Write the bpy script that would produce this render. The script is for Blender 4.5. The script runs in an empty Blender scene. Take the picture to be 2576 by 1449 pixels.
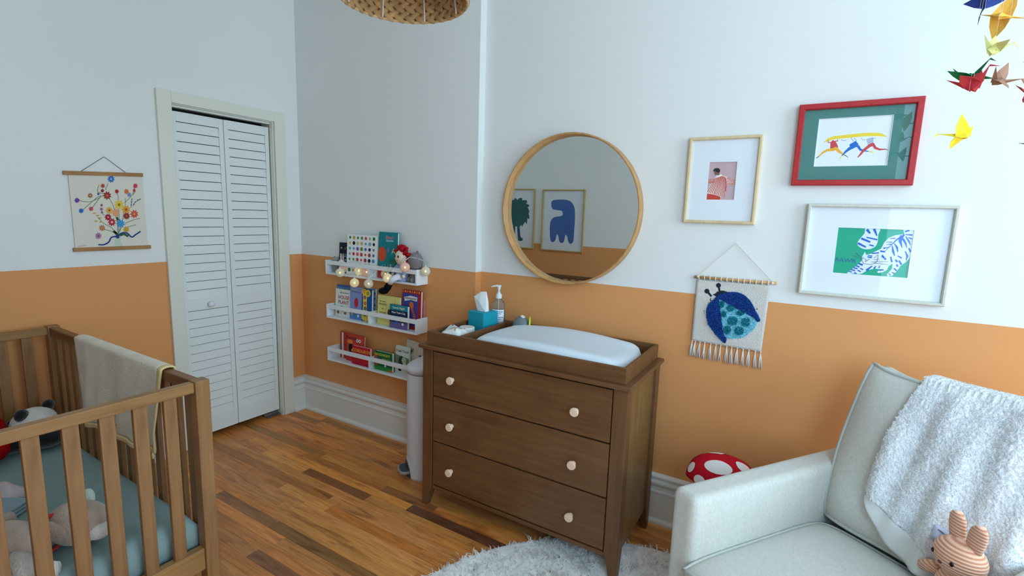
import bpy, bmesh, math, random
import numpy as np
from mathutils import Vector, Matrix
random.seed(7)
rng = np.random.default_rng(11)
SC = bpy.context.scene
COL = SC.collection
R = math.radians

# ---------------------------------------------------------------- camera
cam_d = bpy.data.cameras.new('camera'); cam = bpy.data.objects.new('camera', cam_d); COL.objects.link(cam)
cam_d.sensor_fit = 'HORIZONTAL'; cam_d.sensor_width = 36.0; cam_d.lens = 1248.85/2576*36.0
cam_d.clip_start = .01
cam.matrix_world = Matrix(((0.8556365, -0.10317023, 0.50719038, 0.0),
                           (0.51661423, 0.11049036, -0.84905925, 0.0),
                           (0.03155799, 0.98850786, 0.1478388, 1.5),
                           (0, 0, 0, 1)))
SC.camera = cam
# ---------------------------------------------------------------- light and exposure
vs = SC.view_settings
vs.view_transform = 'Standard'; vs.look = 'None'; vs.exposure = -0.08; vs.gamma = 1.0; vs.use_curve_mapping = False
world = bpy.data.worlds.new('sky'); SC.world = world; world.use_nodes = True
wb = world.node_tree.nodes['Background']; wb.inputs[0].default_value = (.62, .80, 1.0, 1); wb.inputs[1].default_value = 1.6
def area(name, loc, rot, sx, sy, power, col):
    l = bpy.data.lights.new(name, 'AREA'); l.shape = 'RECTANGLE'; l.size = sx; l.size_y = sy; l.energy = power; l.color = col
    o = bpy.data.objects.new(name, l); COL.objects.link(o); o.location = loc; o.rotation_euler = rot
    return o
# daylight entering by the window in the right wall, and by the second window behind the camera
area('window_daylight', (2.95, .90, 1.80), (0, R(90), 0), 2.0, 1.76, 84, (.62, .84, 1.0))
area('rear_window_daylight', (1.12, -.50, 1.85), (R(90), 0, 0), 1.18, 2.0, 40, (.49, .77, 1.0))

SC.cycles.diffuse_bounces = 6; SC.cycles.max_bounces = 10; SC.cycles.transmission_bounces = 6
# ---------------------------------------------------------------- key measures (metres)
XC, YS, YD, XS, ZP = -3.169, 2.304, 2.359, -1.6216, 1.164
XR, YF, ZC = 3.00, -.512, 3.05

# ---------------------------------------------------------------- materials
def lin(c):
    return tuple(((v/255)/12.92 if v/255 <= .04045 else ((v/255+.055)/1.055)**2.4) for v in c)
MATS = {}
def mat(name, col, rough=.55, spec=.3, metal=0, var=0.0, vscale=20, bump=0.0, bscale=200, sheen=0, trans=0, emit=None, estr=0, coat=0, ior=1.45):
    if name in MATS: return MATS[name]
    m = bpy.data.materials.new(name); m.use_nodes = True; MATS[name] = m
    nt = m.node_tree; b = nt.nodes['Principled BSDF']
    col = lin(col)
    b.inputs['Base Color'].default_value = (*col, 1); b.inputs['Roughness'].default_value = rough
    b.inputs['Specular IOR Level'].default_value = spec; b.inputs['Metallic'].default_value = metal
    b.inputs['Sheen Weight'].default_value = sheen; b.inputs['Transmission Weight'].default_value = trans
    b.inputs['Coat Weight'].default_value = coat; b.inputs['IOR'].default_value = ior
    if emit: b.inputs['Emission Color'].default_value = (*lin(emit), 1); b.inputs['Emission Strength'].default_value = estr
    if var or bump: tc = nt.nodes.new('ShaderNodeTexCoord')
    if var:
        n = nt.nodes.new('ShaderNodeTexNoise'); n.inputs['Scale'].default_value = vscale; n.inputs['Detail'].default_value = 4
        nt.links.new(tc.outputs['Object'], n.inputs['Vector'])
        r = nt.nodes.new('ShaderNodeValToRGB'); nt.links.new(n.outputs['Fac'], r.inputs['Fac'])
        r.color_ramp.elements[0].position = .3; r.color_ramp.elements[1].position = .7
        r.color_ramp.elements[0].color = (*[c*(1-var) for c in col], 1); r.color_ramp.elements[1].color = (*[min(1, c*(1+var)) for c in col], 1)
        nt.links.new(r.outputs['Color'], b.inputs['Base Color'])
    if bump:
        n2 = nt.nodes.new('ShaderNodeTexNoise'); n2.inputs['Scale'].default_value = bscale; n2.inputs['Detail'].default_value = 3
        nt.links.new(tc.outputs['Object'], n2.inputs['Vector'])
        bp = nt.nodes.new('ShaderNodeBump'); bp.inputs['Strength'].default_value = bump; bp.inputs['Distance'].default_value = .01
        nt.links.new(n2.outputs['Fac'], bp.inputs['Height']); nt.links.new(bp.outputs['Normal'], b.inputs['Normal'])
    return m
def wood(name, dark, light, axis=0, rough=.42, fine=55, stretch=.06, spec=.35, bump=.04, coord='Object'):
    if name in MATS: return MATS[name]
    m = bpy.data.materials.new(name); m.use_nodes = True; MATS[name] = m
    nt = m.node_tree; b = nt.nodes['Principled BSDF']; b.inputs['Roughness'].default_value = rough; b.inputs['Specular IOR Level'].default_value = spec
    tc = nt.nodes.new('ShaderNodeTexCoord'); mp = nt.nodes.new('ShaderNodeMapping')
    s = [1, 1, 1]; s[axis] = stretch; mp.inputs['Scale'].default_value = s
    nt.links.new(tc.outputs[coord], mp.inputs['Vector'])
    n = nt.nodes.new('ShaderNodeTexNoise'); n.inputs['Scale'].default_value = fine; n.inputs['Detail'].default_value = 6; n.inputs['Distortion'].default_value = .6
    nt.links.new(mp.outputs['Vector'], n.inputs['Vector'])
    n3 = nt.nodes.new('ShaderNodeTexNoise'); n3.inputs['Scale'].default_value = 5; n3.inputs['Detail'].default_value = 3
    nt.links.new(tc.outputs[coord], n3.inputs['Vector'])
    mx = nt.nodes.new('ShaderNodeMath'); mx.operation = 'MULTIPLY_ADD'; mx.inputs[1].default_value = .6
    ml = nt.nodes.new('ShaderNodeMath'); ml.operation = 'MULTIPLY'; ml.inputs[1].default_value = .4
    nt.links.new(n3.outputs['Fac'], ml.inputs[0]); nt.links.new(n.outputs['Fac'], mx.inputs[0]); nt.links.new(ml.outputs[0], mx.inputs[2])
    r = nt.nodes.new('ShaderNodeValToRGB'); nt.links.new(mx.outputs[0], r.inputs['Fac'])
    r.color_ramp.elements[0].position = .34; r.color_ramp.elements[1].position = .66
    r.color_ramp.elements[0].color = (*lin(dark), 1); r.color_ramp.elements[1].color = (*lin(light), 1)
    nt.links.new(r.outputs['Color'], b.inputs['Base Color'])
    bp = nt.nodes.new('ShaderNodeBump'); bp.inputs['Strength'].default_value = bump; bp.inputs['Distance'].default_value = .004
    nt.links.new(n.outputs['Fac'], bp.inputs['Height']); nt.links.new(bp.outputs['Normal'], b.inputs['Normal'])
    return m
def wall_mat():
    m = bpy.data.materials.new('two_tone_wall_paint'); m.use_nodes = True; nt = m.node_tree; b = nt.nodes['Principled BSDF']
    b.inputs['Roughness'].default_value = .62; b.inputs['Specular IOR Level'].default_value = .22
    g = nt.nodes.new('ShaderNodeNewGeometry'); s = nt.nodes.new('ShaderNodeSeparateXYZ'); nt.links.new(g.outputs['Position'], s.inputs[0])
    c = nt.nodes.new('ShaderNodeMath'); c.operation = 'GREATER_THAN'; c.inputs[1].default_value = ZP; nt.links.new(s.outputs['Z'], c.inputs[0])
    mx = nt.nodes.new('ShaderNodeMix'); mx.data_type = 'RGBA'; nt.links.new(c.outputs[0], mx.inputs['Factor'])
    mx.inputs['A'].default_value = (*ORANGE, 1); mx.inputs['B'].default_value = (*WHITE, 1)
    nt.links.new(mx.outputs['Result'], b.inputs['Base Color'])
    n = nt.nodes.new('ShaderNodeTexNoise'); n.inputs['Scale'].default_value = 130; n.inputs['Detail'].default_value = 3; nt.links.new(g.outputs['Position'], n.inputs['Vector'])
    bp = nt.nodes.new('ShaderNodeBump'); bp.inputs['Strength'].default_value = .05; bp.inputs['Distance'].default_value = .004
    nt.links.new(n.outputs['Fac'], bp.inputs['Height']); nt.links.new(bp.outputs['Normal'], b.inputs['Normal'])
    return m
ORANGE = (.72, .325, .120); WHITE = (.79, .80, .78)
M_WALL = wall_mat()
M_TRIM = mat('white_gloss_trim', (226, 228, 224), .38, .4)
M_CASE = mat('cream_white_casing', (224, 224, 212), .42, .4)
M_CEIL = mat('ceiling_white', (232, 234, 232), .8, .1)

# ---------------------------------------------------------------- mesh helpers
class MB:
    def __init__(s): s.v = []; s.f = []; s.m = []; s.mats = []; s.cur = 0
    def use(s, m):
        if m not in s.mats: s.mats.append(m)
        s.cur = s.mats.index(m); return s
    def add(s, vs, fs):
        o = len(s.v); s.v += [tuple(map(float, p)) for p in vs]; s.f += [tuple(o+i for i in f) for f in fs]; s.m += [s.cur]*len(fs); return s
    def box(s, x0, x1, y0, y1, z0, z1, mtx=None):
        p = [(x0,y0,z0),(x1,y0,z0),(x1,y1,z0),(x0,y1,z0),(x0,y0,z1),(x1,y0,z1),(x1,y1,z1),(x0,y1,z1)]
        if mtx is not None: p = [mtx @ Vector(q) for q in p]
        return s.add(p, [(0,3,2,1),(4,5,6,7),(0,1,5,4),(1,2,6,5),(2,3,7,6),(3,0,4,7)])
    def rings(s, rings, closed=False, cap=True):
        n = len(rings[0]); vs = [p for r in rings for p in r]; fs = []; k = len(rings)
        for i in range(k if closed else k-1):
            a = i*n; b = ((i+1) % k)*n
            for j in range(n): fs.append((a+j, a+(j+1) % n, b+(j+1) % n, b+j))
        if cap and not closed: fs.append(tuple(range(n-1, -1, -1))); fs.append(tuple((k-1)*n+j for j in range(n)))
        return s.add(vs, fs)
    def tube(s, pts, r, n=8, cap=True, closed=False):
        pts = [Vector(p) for p in pts]; k = len(pts); rs = r if hasattr(r, '__len__') else [r]*k
        rg = []; up = None
        for i, p in enumerate(pts):
            t = (pts[(i+1) % k]-pts[i-1]) if closed else (pts[min(i+1, k-1)]-pts[max(i-1, 0)])
            t.normalize()
            if up is None: up = Vector((0, 0, 1)) if abs(t.z) < .9 else Vector((1, 0, 0))
            a = t.cross(up)
            if a.length < 1e-5: a = t.orthogonal()
            a.normalize(); bb = a.cross(t); up = bb
            rg.append([p+rs[i]*(math.cos(2*math.pi*j/n)*a+math.sin(2*math.pi*j/n)*bb) for j in range(n)])
        return s.rings(rg, closed, cap)
    def lathe(s, prof, n=24, c=(0, 0, 0), axis='z', cap=True, mtx=None):
        rg = []
        for r, z in prof:
            ring = []
            for j in range(n):
                a = 2*math.pi*j/n; p = (r*math.cos(a), r*math.sin(a), z)
                if axis == 'y': p = (p[0], p[2], -p[1])
                if axis == 'x': p = (p[2], p[0], p[1])
                p = Vector(p)
                if mtx is not None: p = mtx @ p
                ring.append(p+Vector(c))
            rg.append(ring)
        return s.rings(rg, False, cap)
    def ell(s, c, rad, nu=16, nv=10, mtx=None, f=None):
        vs = []; fs = []
        for i in range(nv+1):
            t = math.pi*i/nv
            for j in range(nu):
                a = 2*math.pi*j/nu; d = Vector((math.sin(t)*math.cos(a), math.sin(t)*math.sin(a), math.cos(t)))
                k = f(d) if f else 1.0
                p = Vector((d.x*rad[0], d.y*rad[1], d.z*rad[2]))*k
                if mtx is not None: p = mtx @ p
                vs.append(p+Vector(c))
        for i in range(nv):
            for j in range(nu): fs.append((i*nu+j, (i+1)*nu+j, (i+1)*nu+(j+1) % nu, i*nu+(j+1) % nu))
        return s.add(vs, fs)
    def prism(s, poly, d0, d1, fn):
        """extrude a 2D polygon between depths d0 and d1; fn(u, v, d) -> xyz"""
        n = len(poly); vs = [fn(u, v, d0) for u, v in poly]+[fn(u, v, d1) for u, v in poly]
        fs = [tuple(range(n-1, -1, -1)), tuple(range(n, 2*n))]+[(i, (i+1) % n, n+(i+1) % n, n+i) for i in range(n)]
        return s.add(vs, fs)
    def grid(s, fn, nu, nv, wrap=False):
        vs = [fn(i/nu, j/nv) for i in range(nu+1) for j in range(nv+1)]; w = nv+1
        return s.add(vs, [(i*w+j, (i+1)*w+j, (i+1)*w+j+1, i*w+j+1) for i in range(nu) for j in range(nv)])
    def build(s, name, m=None, parent=None, loc=None, rot=None, smooth=False, bevel=0, seg=2, sub=0, solid=0, fixn=True, label=None):
        me = bpy.data.meshes.new(name); me.from_pydata(s.v, [], s.f); me.update()
        ms = s.mats if s.mats else [m]
        for x in ms: me.materials.append(x)
        if len(ms) > 1: me.polygons.foreach_set('material_index', s.m)
        if fixn:
            bm = bmesh.new(); bm.from_mesh(me); bmesh.ops.remove_doubles(bm, verts=bm.verts, dist=1e-6)
            bmesh.ops.recalc_face_normals(bm, faces=bm.faces); bm.to_mesh(me); bm.free()
        if smooth: me.polygons.foreach_set('use_smooth', [True]*len(me.polygons))
        o = bpy.data.objects.new(name, me); COL.objects.link(o)
        if parent: o.parent = parent
        if loc is not None: o.location = loc
        if rot is not None: o.rotation_euler = rot
        if solid: md = o.modifiers.new('thickness', 'SOLIDIFY'); md.thickness = solid; md.offset = -1
        if bevel: md = o.modifiers.new('bevel', 'BEVEL'); md.width = bevel; md.segments = seg; md.limit_method = 'ANGLE'; md.angle_limit = R(40)
        if sub: md = o.modifiers.new('sub', 'SUBSURF'); md.levels = sub; md.render_levels = sub
        if label: o['label'] = label
        return o
def tag(o, label, cat, group=None):
    o['label'] = label; o['category'] = cat
    if group: o['group'] = group
    return o
def thing(name, label, cat, loc=(0, 0, 0), rotz=0, group=None, rot=None):
    o = bpy.data.objects.new(name, None); COL.objects.link(o); o.empty_display_size = .05
    o.location = loc; o.rotation_euler = rot if rot else (0, 0, rotz); return tag(o, label, cat, group)
def struct(o): o['kind'] = 'structure'; return o
def sempty(name, loc=(0, 0, 0)):
    o = bpy.data.objects.new(name, None); COL.objects.link(o); o.location = loc; o['kind'] = 'structure'; return o
def link_copy(src, name, parent, loc=None, rot=None, scale=None):
    o = src.copy(); COL.objects.link(o); o.parent = parent
    if loc is not None: o.location = loc
    if rot is not None: o.rotation_euler = rot
    if scale is not None: o.scale = scale
    return o
def smooth_closed(pts, k=6):
    n = len(pts); out = []
    for i in range(n):
        p0, p1, p2, p3 = [np.array(pts[(i+d) % n], float) for d in (-1, 0, 1, 2)]
        for j in range(k):
            t = j/k; out.append(tuple(.5*((2*p1)+(-p0+p2)*t+(2*p0-5*p1+4*p2-p3)*t*t+(-p0+3*p1-3*p2+p3)*t**3)))
    return out
def smooth_open(pts, k=6):
    n = len(pts); out = []
    for i in range(n-1):
        p0, p1, p2, p3 = [np.array(pts[max(0, min(n-1, i+d))], float) for d in (-1, 0, 1, 2)]
        for j in range(k):
            t = j/k; out.append(tuple(.5*((2*p1)+(-p0+p2)*t+(2*p0-5*p1+4*p2-p3)*t*t+(-p0+3*p1-3*p2+p3)*t**3)))
    out.append(tuple(map(float, pts[-1]))); return out
def homog(src, w, h):
    """map a traced quad (TL, TR, BR, BL) of a flat artwork onto its w x h sheet (origin bottom left)"""
    dst = [(0, h), (w, h), (w, 0), (0, 0)]; A = []; B = []
    for (x, y), (u, v) in zip(src, dst):
        A.append([x, y, 1, 0, 0, 0, -u*x, -u*y]); B.append(u)
        A.append([0, 0, 0, x, y, 1, -v*x, -v*y]); B.append(v)
    H = np.append(np.linalg.solve(np.array(A, float), np.array(B, float)), 1).reshape(3, 3)
    def f(p):
        q = H @ np.array([p[0], p[1], 1.0]); return (q[0]/q[2], q[1]/q[2])
    return f
def stroke(pts, w):
    """flat ribbon polygon along a polyline"""
    P = [np.array(p, float) for p in pts]; L = []; Rr = []; n = len(P)
    for i in range(n):
        t = P[min(i+1, n-1)]-P[max(i-1, 0)]; t = t/(np.linalg.norm(t)+1e-9); nn = np.array([-t[1], t[0]])
        ww = w[i] if hasattr(w, '__len__') else w
        L.append(tuple(P[i]+nn*ww/2)); Rr.append(tuple(P[i]-nn*ww/2))
    return L+Rr[::-1]
def circle(c, r, n=14, ry=None): return [(c[0]+r*math.cos(2*math.pi*i/n), c[1]+(ry or r)*math.sin(2*math.pi*i/n)) for i in range(n)]
def text_mesh(body, size, m, parent, fn, name='lettering', bold=.0, align='CENTER', sx=1.0):
    """flat lettering; fn(u, v) -> local xyz of the sheet it is printed on"""
    cu = bpy.data.curves.new(name, 'FONT'); cu.body = body; cu.size = size; cu.align_x = align; cu.align_y = 'CENTER'; cu.offset = bold; cu.resolution_u = 3
    tmp = bpy.data.objects.new(name, cu); COL.objects.link(tmp)
    dg = bpy.context.evaluated_depsgraph_get(); me = bpy.data.meshes.new_from_object(tmp.evaluated_get(dg)); COL.objects.unlink(tmp); bpy.data.objects.remove(tmp)
    for v in me.vertices: v.co = Vector(fn(v.co.x*sx, v.co.y))
    me.materials.clear(); me.materials.append(m)
    o = bpy.data.objects.new(name, me); COL.objects.link(o); o.parent = parent; return o

# ================================================================ THE ROOM
T = .12
b = MB().box(XC-T, XR+T, YF-T, YD+T, -.08, -.012); floor = struct(b.build('floor', mat('subfloor', (60, 42, 28), .8)))
def plank_mat():
    m = bpy.data.materials.new('oak_floor_plank'); m.use_nodes = True; nt = m.node_tree; bs = nt.nodes['Principled BSDF']
    bs.inputs['Roughness'].default_value = .36; bs.inputs['Specular IOR Level'].default_value = .45
    oi = nt.nodes.new('ShaderNodeObjectInfo'); g = nt.nodes.new('ShaderNodeNewGeometry')
    off = nt.nodes.new('ShaderNodeVectorMath'); off.operation = 'MULTIPLY_ADD'; off.inputs[1].default_value = (1, 1, 1)
    cb = nt.nodes.new('ShaderNodeCombineXYZ'); ml = nt.nodes.new('ShaderNodeMath'); ml.operation = 'MULTIPLY'; ml.inputs[1].default_value = 37
    nt.links.new(oi.outputs['Random'], ml.inputs[0]); nt.links.new(ml.outputs[0], cb.inputs[0]); nt.links.new(ml.outputs[0], cb.inputs[2])
    nt.links.new(g.outputs['Position'], off.inputs[0]); nt.links.new(cb.outputs[0], off.inputs[2])
    mp = nt.nodes.new('ShaderNodeMapping'); mp.inputs['Scale'].default_value = (.07, 1, 1); nt.links.new(off.outputs[0], mp.inputs['Vector'])
    n = nt.nodes.new('ShaderNodeTexNoise'); n.inputs['Scale'].default_value = 70; n.inputs['Detail'].default_value = 7; n.inputs['Distortion'].default_value = .8; nt.links.new(mp.outputs[0], n.inputs['Vector'])
    mp2 = nt.nodes.new('ShaderNodeMapping'); mp2.inputs['Scale'].default_value = (.16, 1, 1); nt.links.new(off.outputs[0], mp2.inputs['Vector'])
    n2 = nt.nodes.new('ShaderNodeTexNoise'); n2.inputs['Scale'].default_value = 16; n2.inputs['Detail'].default_value = 5; n2.inputs['Distortion'].default_value = 1.2; nt.links.new(mp2.outputs[0], n2.inputs['Vector'])
    r1 = nt.nodes.new('ShaderNodeValToRGB'); nt.links.new(n.outputs['Fac'], r1.inputs['Fac'])
    r1.color_ramp.elements[0].position = .32; r1.color_ramp.elements[0].color = (.70, .65, .58, 1); r1.color_ramp.elements[1].position = .62; r1.color_ramp.elements[1].color = (1.05, 1.05, 1.05, 1)
    r2 = nt.nodes.new('ShaderNodeValToRGB'); nt.links.new(n2.outputs['Fac'], r2.inputs['Fac'])
    r2.color_ramp.elements[0].position = .30; r2.color_ramp.elements[0].color = (.58, .50, .44, 1); r2.color_ramp.elements[1].position = .44; r2.color_ramp.elements[1].color = (1, 1, 1, 1)
    a = nt.nodes.new('ShaderNodeMix'); a.data_type = 'RGBA'; a.blend_type = 'MULTIPLY'; a.inputs['Factor'].default_value = 1
    nt.links.new(oi.outputs['Color'], a.inputs['A']); nt.links.new(r1.outputs['Color'], a.inputs['B'])
    c = nt.nodes.new('ShaderNodeMix'); c.data_type = 'RGBA'; c.blend_type = 'MULTIPLY'; c.inputs['Factor'].default_value = 1
    nt.links.new(a.outputs['Result'], c.inputs['A']); nt.links.new(r2.outputs['Color'], c.inputs['B'])
    nt.links.new(c.outputs['Result'], bs.inputs['Base Color'])
    bp = nt.nodes.new('ShaderNodeBump'); bp.inputs['Strength'].default_value = .06; bp.inputs['Distance'].default_value = .003
    nt.links.new(n.outputs['Fac'], bp.inputs['Height']); nt.links.new(bp.outputs['Normal'], bs.inputs['Normal'])
    return m
pb = MB().box(0, 1, 0, 1, -.012, 0); plank0 = pb.build('plank', plank_mat(), floor)
PW = .0575; rows = int((YD-YF)/PW)+1; first = True
FLOORC = [(226, 152, 78), (224, 144, 70), (228, 156, 80), (220, 140, 72), (228, 146, 74), (216, 144, 80), (230, 152, 72), (222, 150, 84)]
# planks remembered from the photograph: (row y, x start, x end, colour)
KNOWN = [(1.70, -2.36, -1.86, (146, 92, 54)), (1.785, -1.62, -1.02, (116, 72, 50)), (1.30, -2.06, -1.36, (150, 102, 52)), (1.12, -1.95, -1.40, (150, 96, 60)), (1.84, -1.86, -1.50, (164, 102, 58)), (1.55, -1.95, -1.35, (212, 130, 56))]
far_planks = MB(); far_planks.v.clear()
def put_plank(x0, x1, y, col):
    global first
    if x0 > .75: far_planks.box(x0+.0004, x1-.0004, y+.0004, y+PW-.0004, -.012, 0); return
    o = plank0 if first else link_copy(plank0, 'plank', floor)
    first = False
    o.location = (x0+.0004, y+.0004, 0); o.scale = (x1-x0-.0008, PW-.0008, 1); o.color = (*lin(col), 1)
for i in range(rows):
    y = YF+i*PW; segs = []
    for ky, a, bb, c in KNOWN:
        if y <= ky < y+PW: segs.append((a, bb, c))
    x = XC-.02-random.random()*.5
    while x < XR:
        hit = next((s for s in segs if s[0] >= x-1e-6), None)
        L = random.uniform(.55, 1.45)
        if hit and hit[0]-x < .35 and hit[0]-x < 1e-4: x1, c = hit[1], hit[2]; segs.remove(hit)
        else:
            x1 = x+L
            if hit and x1 > hit[0]-.3: x1 = hit[0]
            k = random.choice(FLOORC); j = random.uniform(.93, 1.06); c = tuple(min(255, v*j) for v in k)
            if random.random() < .06: c = tuple(v*.82 for v in c)
        x1 = min(x1, XR+.02)
        if x1-x > .02: put_plank(x, x1, y, c)
        x = x1

fp_ = far_planks.build('far_planks', plank0.data.materials[0], floor); fp_['kind'] = 'stuff'; fp_.color = (*lin((222, 148, 70)), 1)
DY0, DY1, DZ = 1.490, 2.115, 2.056                     # closet opening
struct(MB().box(XC-T, XC, YF-T, DY0, 0, ZC).box(XC-T, XC, DY1, YS+.01, 0, ZC).box(XC-T, XC, DY0, DY1, DZ, ZC).build('wall_left', M_WALL))
struct(MB().box(XC-T, XS, YS, YD+T, 0, ZC).build('wall_alcove', M_WALL))
struct(MB().box(XS, XR+T, YD, YD+T, 0, ZC).build('wall_back', M_WALL))
WY0, WY1, WZ0, WZ1 = .00, 1.80, .76, 2.84               # window opening, right wall
struct(MB().box(XR, XR+T, YF-T, WY0, 0, ZC).box(XR, XR+T, WY1, YD, 0, ZC).box(XR, XR+T, WY0, WY1, 0, WZ0).box(XR, XR+T, WY0, WY1, WZ1, ZC).build('wall_right', M_WALL))
FX0, FX1, FZ0, FZ1 = .50, 1.74, .80, 2.86            # window behind the camera
struct(MB().box(XC, FX0, YF-T, YF, 0, ZC).box(FX1, XR, YF-T, YF, 0, ZC).box(FX0, FX1, YF-T, YF, 0, FZ0).box(FX0, FX1, YF-T, YF, FZ1, ZC).build('wall_front', M_WALL))
struct(MB().box(XC-T, XR+T, YF-T, YD+T, ZC, ZC+.08).build('ceiling', M_CEIL))
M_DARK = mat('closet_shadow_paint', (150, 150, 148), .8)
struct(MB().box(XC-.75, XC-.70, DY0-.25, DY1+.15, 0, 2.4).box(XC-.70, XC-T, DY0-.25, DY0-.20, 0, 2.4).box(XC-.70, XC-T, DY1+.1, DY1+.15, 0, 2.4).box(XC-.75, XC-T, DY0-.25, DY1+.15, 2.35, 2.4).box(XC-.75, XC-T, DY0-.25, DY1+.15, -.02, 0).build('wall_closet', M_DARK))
# baseboards: moulded profile (depth out of the wall, height)
BP = [(0, 0), (.034, 0), (.034, .012), (.030, .020), (.022, .024), (.018, .026), (.018, .158), (.024, .162), (.024, .170), (.019, .174), (.018, .192), (.024, .200), (.030, .212), (.030, .222), (.022, .228), (.022, .236), (.030, .243), (.030, .250), (.010, .255), (0, .255)]
def run(bm, path):
    """sweep the baseboard profile along wall points with mitred corners; path = [(x, y, outward normal mitre x, y)]"""
    rg = [[(x+nx*d, y+ny*d, z) for d, z in BP] for x, y, nx, ny in path]
    bm.rings(rg)
bm_ = MB(); run(bm_, [(XC, YF, 1, 1), (XC, 1.417, 1, 0)]); run(bm_, [(XC, 2.190, 1, 0), (XC, YS, 1, -1)]); struct(bm_.build('baseboard_left', M_TRIM))
bm_ = MB(); run(bm_, [(XC, YS, 1, -1), (XS, YS, 1, -1), (XS, YD, 1, -1), (XR, YD, -1, -1)]); struct(bm_.build('baseboard_back', M_TRIM))
bm_ = MB(); run(bm_, [(XC, YF, 1, 1), (XR, YF, -1, 1)]); struct(bm_.build('baseboard_front', M_TRIM))
bm_ = MB(); run(bm_, [(XR, YF, -1, 1), (XR, YD, -1, -1)]); struct(bm_.build('baseboard_right', M_TRIM))

# closet door: casing, two louvred leaves
door = sempty('door_1', (XC, 0, 0))
MB().box(0, .022, 1.415, 1.490, 0, 2.119).build('casing', M_CASE, door, bevel=.003)
MB().box(0, .022, 2.115, 2.192, 0, 2.119).build('casing', M_CASE, door, bevel=.003)
MB().box(0, .022, 1.490, 2.115, 2.056, 2.119).build('casing', M_CASE, door, bevel=.003)
MB().box(-T, .004, 1.490, 1.494, 0, 2.056).box(-T, .004, 2.111, 2.115, 0, 2.056).box(-T, .004, 1.494, 2.111, 2.052, 2.056).box(-.024, .010, 2.105, 2.111, 0, 2.052).build('jamb', M_CASE, door)
MB().box(-.062, -.022, 1.494, 2.105, 2.041, 2.052).build('track', M_TRIM, door)
MB().box(-.060, -.012, 2.00, 2.105, .004, .009).box(-.060, -.056, 2.00, 2.105, .004, .022).build('pivot_bracket', mat('zinc', (180, 182, 184), .35, .5, 1), door)
M_LOUV = mat('white_louvre_paint', (226, 231, 228), .45, .35)
slat_src = None
for y0, y1, kn in ((1.503, 1.799, True), (1.803, 2.102, False)):
    st = .027; fr = MB()
    fr.box(-.058, -.030, y0, y0+st, .040, 2.020).box(-.058, -.030, y1-st, y1, .040, 2.020)
    fr.box(-.058, -.030, y0+st, y1-st, .040, .150).box(-.058, -.030, y0+st, y1-st, .848, .921).box(-.058, -.030, y0+st, y1-st, 1.966, 2.020)
    leaf = fr.build('door_leaf', M_LOUV, door, bevel=.0015)
    w = y1-y0-2*st
    for za, zb, n in ((.150, .848, 13), (.921, 1.966, 19)):
        p = (zb-za)/n
        for k in range(n):
            if slat_src is None:
                # a louvre slopes: its lower edge stands proud, its upper edge lies behind the slat above
                prof = [(-.0315, .000), (-.0370, .000), (-.0415, .0505), (-.0360, .0505)]
                sl = MB(); sl.prism([(a, c) for a, c in prof], 0, 1, lambda u, v, d: (u, d, v)); slat_src = sl.build('slat', M_LOUV, leaf); o = slat_src
            else: o = link_copy(slat_src, 'slat', leaf)
            o.location = (0, y0+st+.0005, za+k*p); o.scale = (1, w-.001, p/.0542)
    if kn: MB().lathe([(.006, 0), (.006, .012), (.015, .018), (.0185, .026), (.016, .034), (.007, .038)], 20, axis='x').build('knob', mat('white_porcelain', (226, 230, 236), .15, .6), leaf, loc=(-.030, 1.656, .882), smooth=True)

# window in the right wall (out of the frame; it lights the room and shows in the picture glass)
def window(name, o0, ax, a0, a1, z0, z1, depth):
    win = sempty(name, o0)
    def bx(m, x0, x1, d0, d1, za, zb): return m.box(d0, d1, x0, x1, za, zb) if ax == 'y' else m.box(x0, x1, d0, d1, za, zb)
    s = depth
    f = MB(); cw = .09
    for r in ((a0-cw, a0, z0-.04, z1+cw), (a1, a1+cw, z0-.04, z1+cw), (a0-cw, a1+cw, z1, z1+cw), (a0-cw-.02, a1+cw+.02, z0-.05, z0)): bx(f, r[0], r[1], min(0, -s*.02), max(0, -s*.02), r[2], r[3])
    f.build('casing', M_TRIM, win)
    g = MB(); zm = (z0+z1)/2
    for r in ((a0, a0+.05, z0, z1), (a1-.05, a1, z0, z1), (a0+.05, a1-.05, z0, z0+.06), (a0+.05, a1-.05, z1-.05, z1), (a0+.05, a1-.05, zm-.025, zm+.025)): bx(g, r[0], r[1], min(s*.05, s*.09), max(s*.05, s*.09), r[2], r[3])
    g.build('sash', M_TRIM, win)
    gm = MATS.get('window_glass')
    if not gm:
        gm = bpy.data.materials.new('window_glass'); gm.use_nodes = True; MATS['window_glass'] = gm; nt = gm.node_tree; nt.nodes.clear()
        o_ = nt.nodes.new('ShaderNodeOutputMaterial'); tr = nt.nodes.new('ShaderNodeBsdfTransparent'); gl = nt.nodes.new('ShaderNodeBsdfGlossy'); gl.inputs['Roughness'].default_value = .02
        mxs = nt.nodes.new('ShaderNodeMixShader'); mxs.inputs[0].default_value = .06; nt.links.new(tr.outputs[0], mxs.inputs[1]); nt.links.new(gl.outputs[0], mxs.inputs[2]); nt.links.new(mxs.outputs[0], o_.inputs[0])
    for za, zb in ((z0+.06, zm-.025), (zm+.025, z1-.05)): bx(MB(), a0+.05, a1-.05, min(s*.068, s*.072), max(s*.068, s*.072), za, zb).build('pane', gm, win)
window('window_1', (XR, 0, 0), 'y', WY0, WY1, WZ0, WZ1, 1)
window('window_2', (0, YF, 0), 'x', FX0, FX1, FZ0, FZ1, -1)

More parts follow.
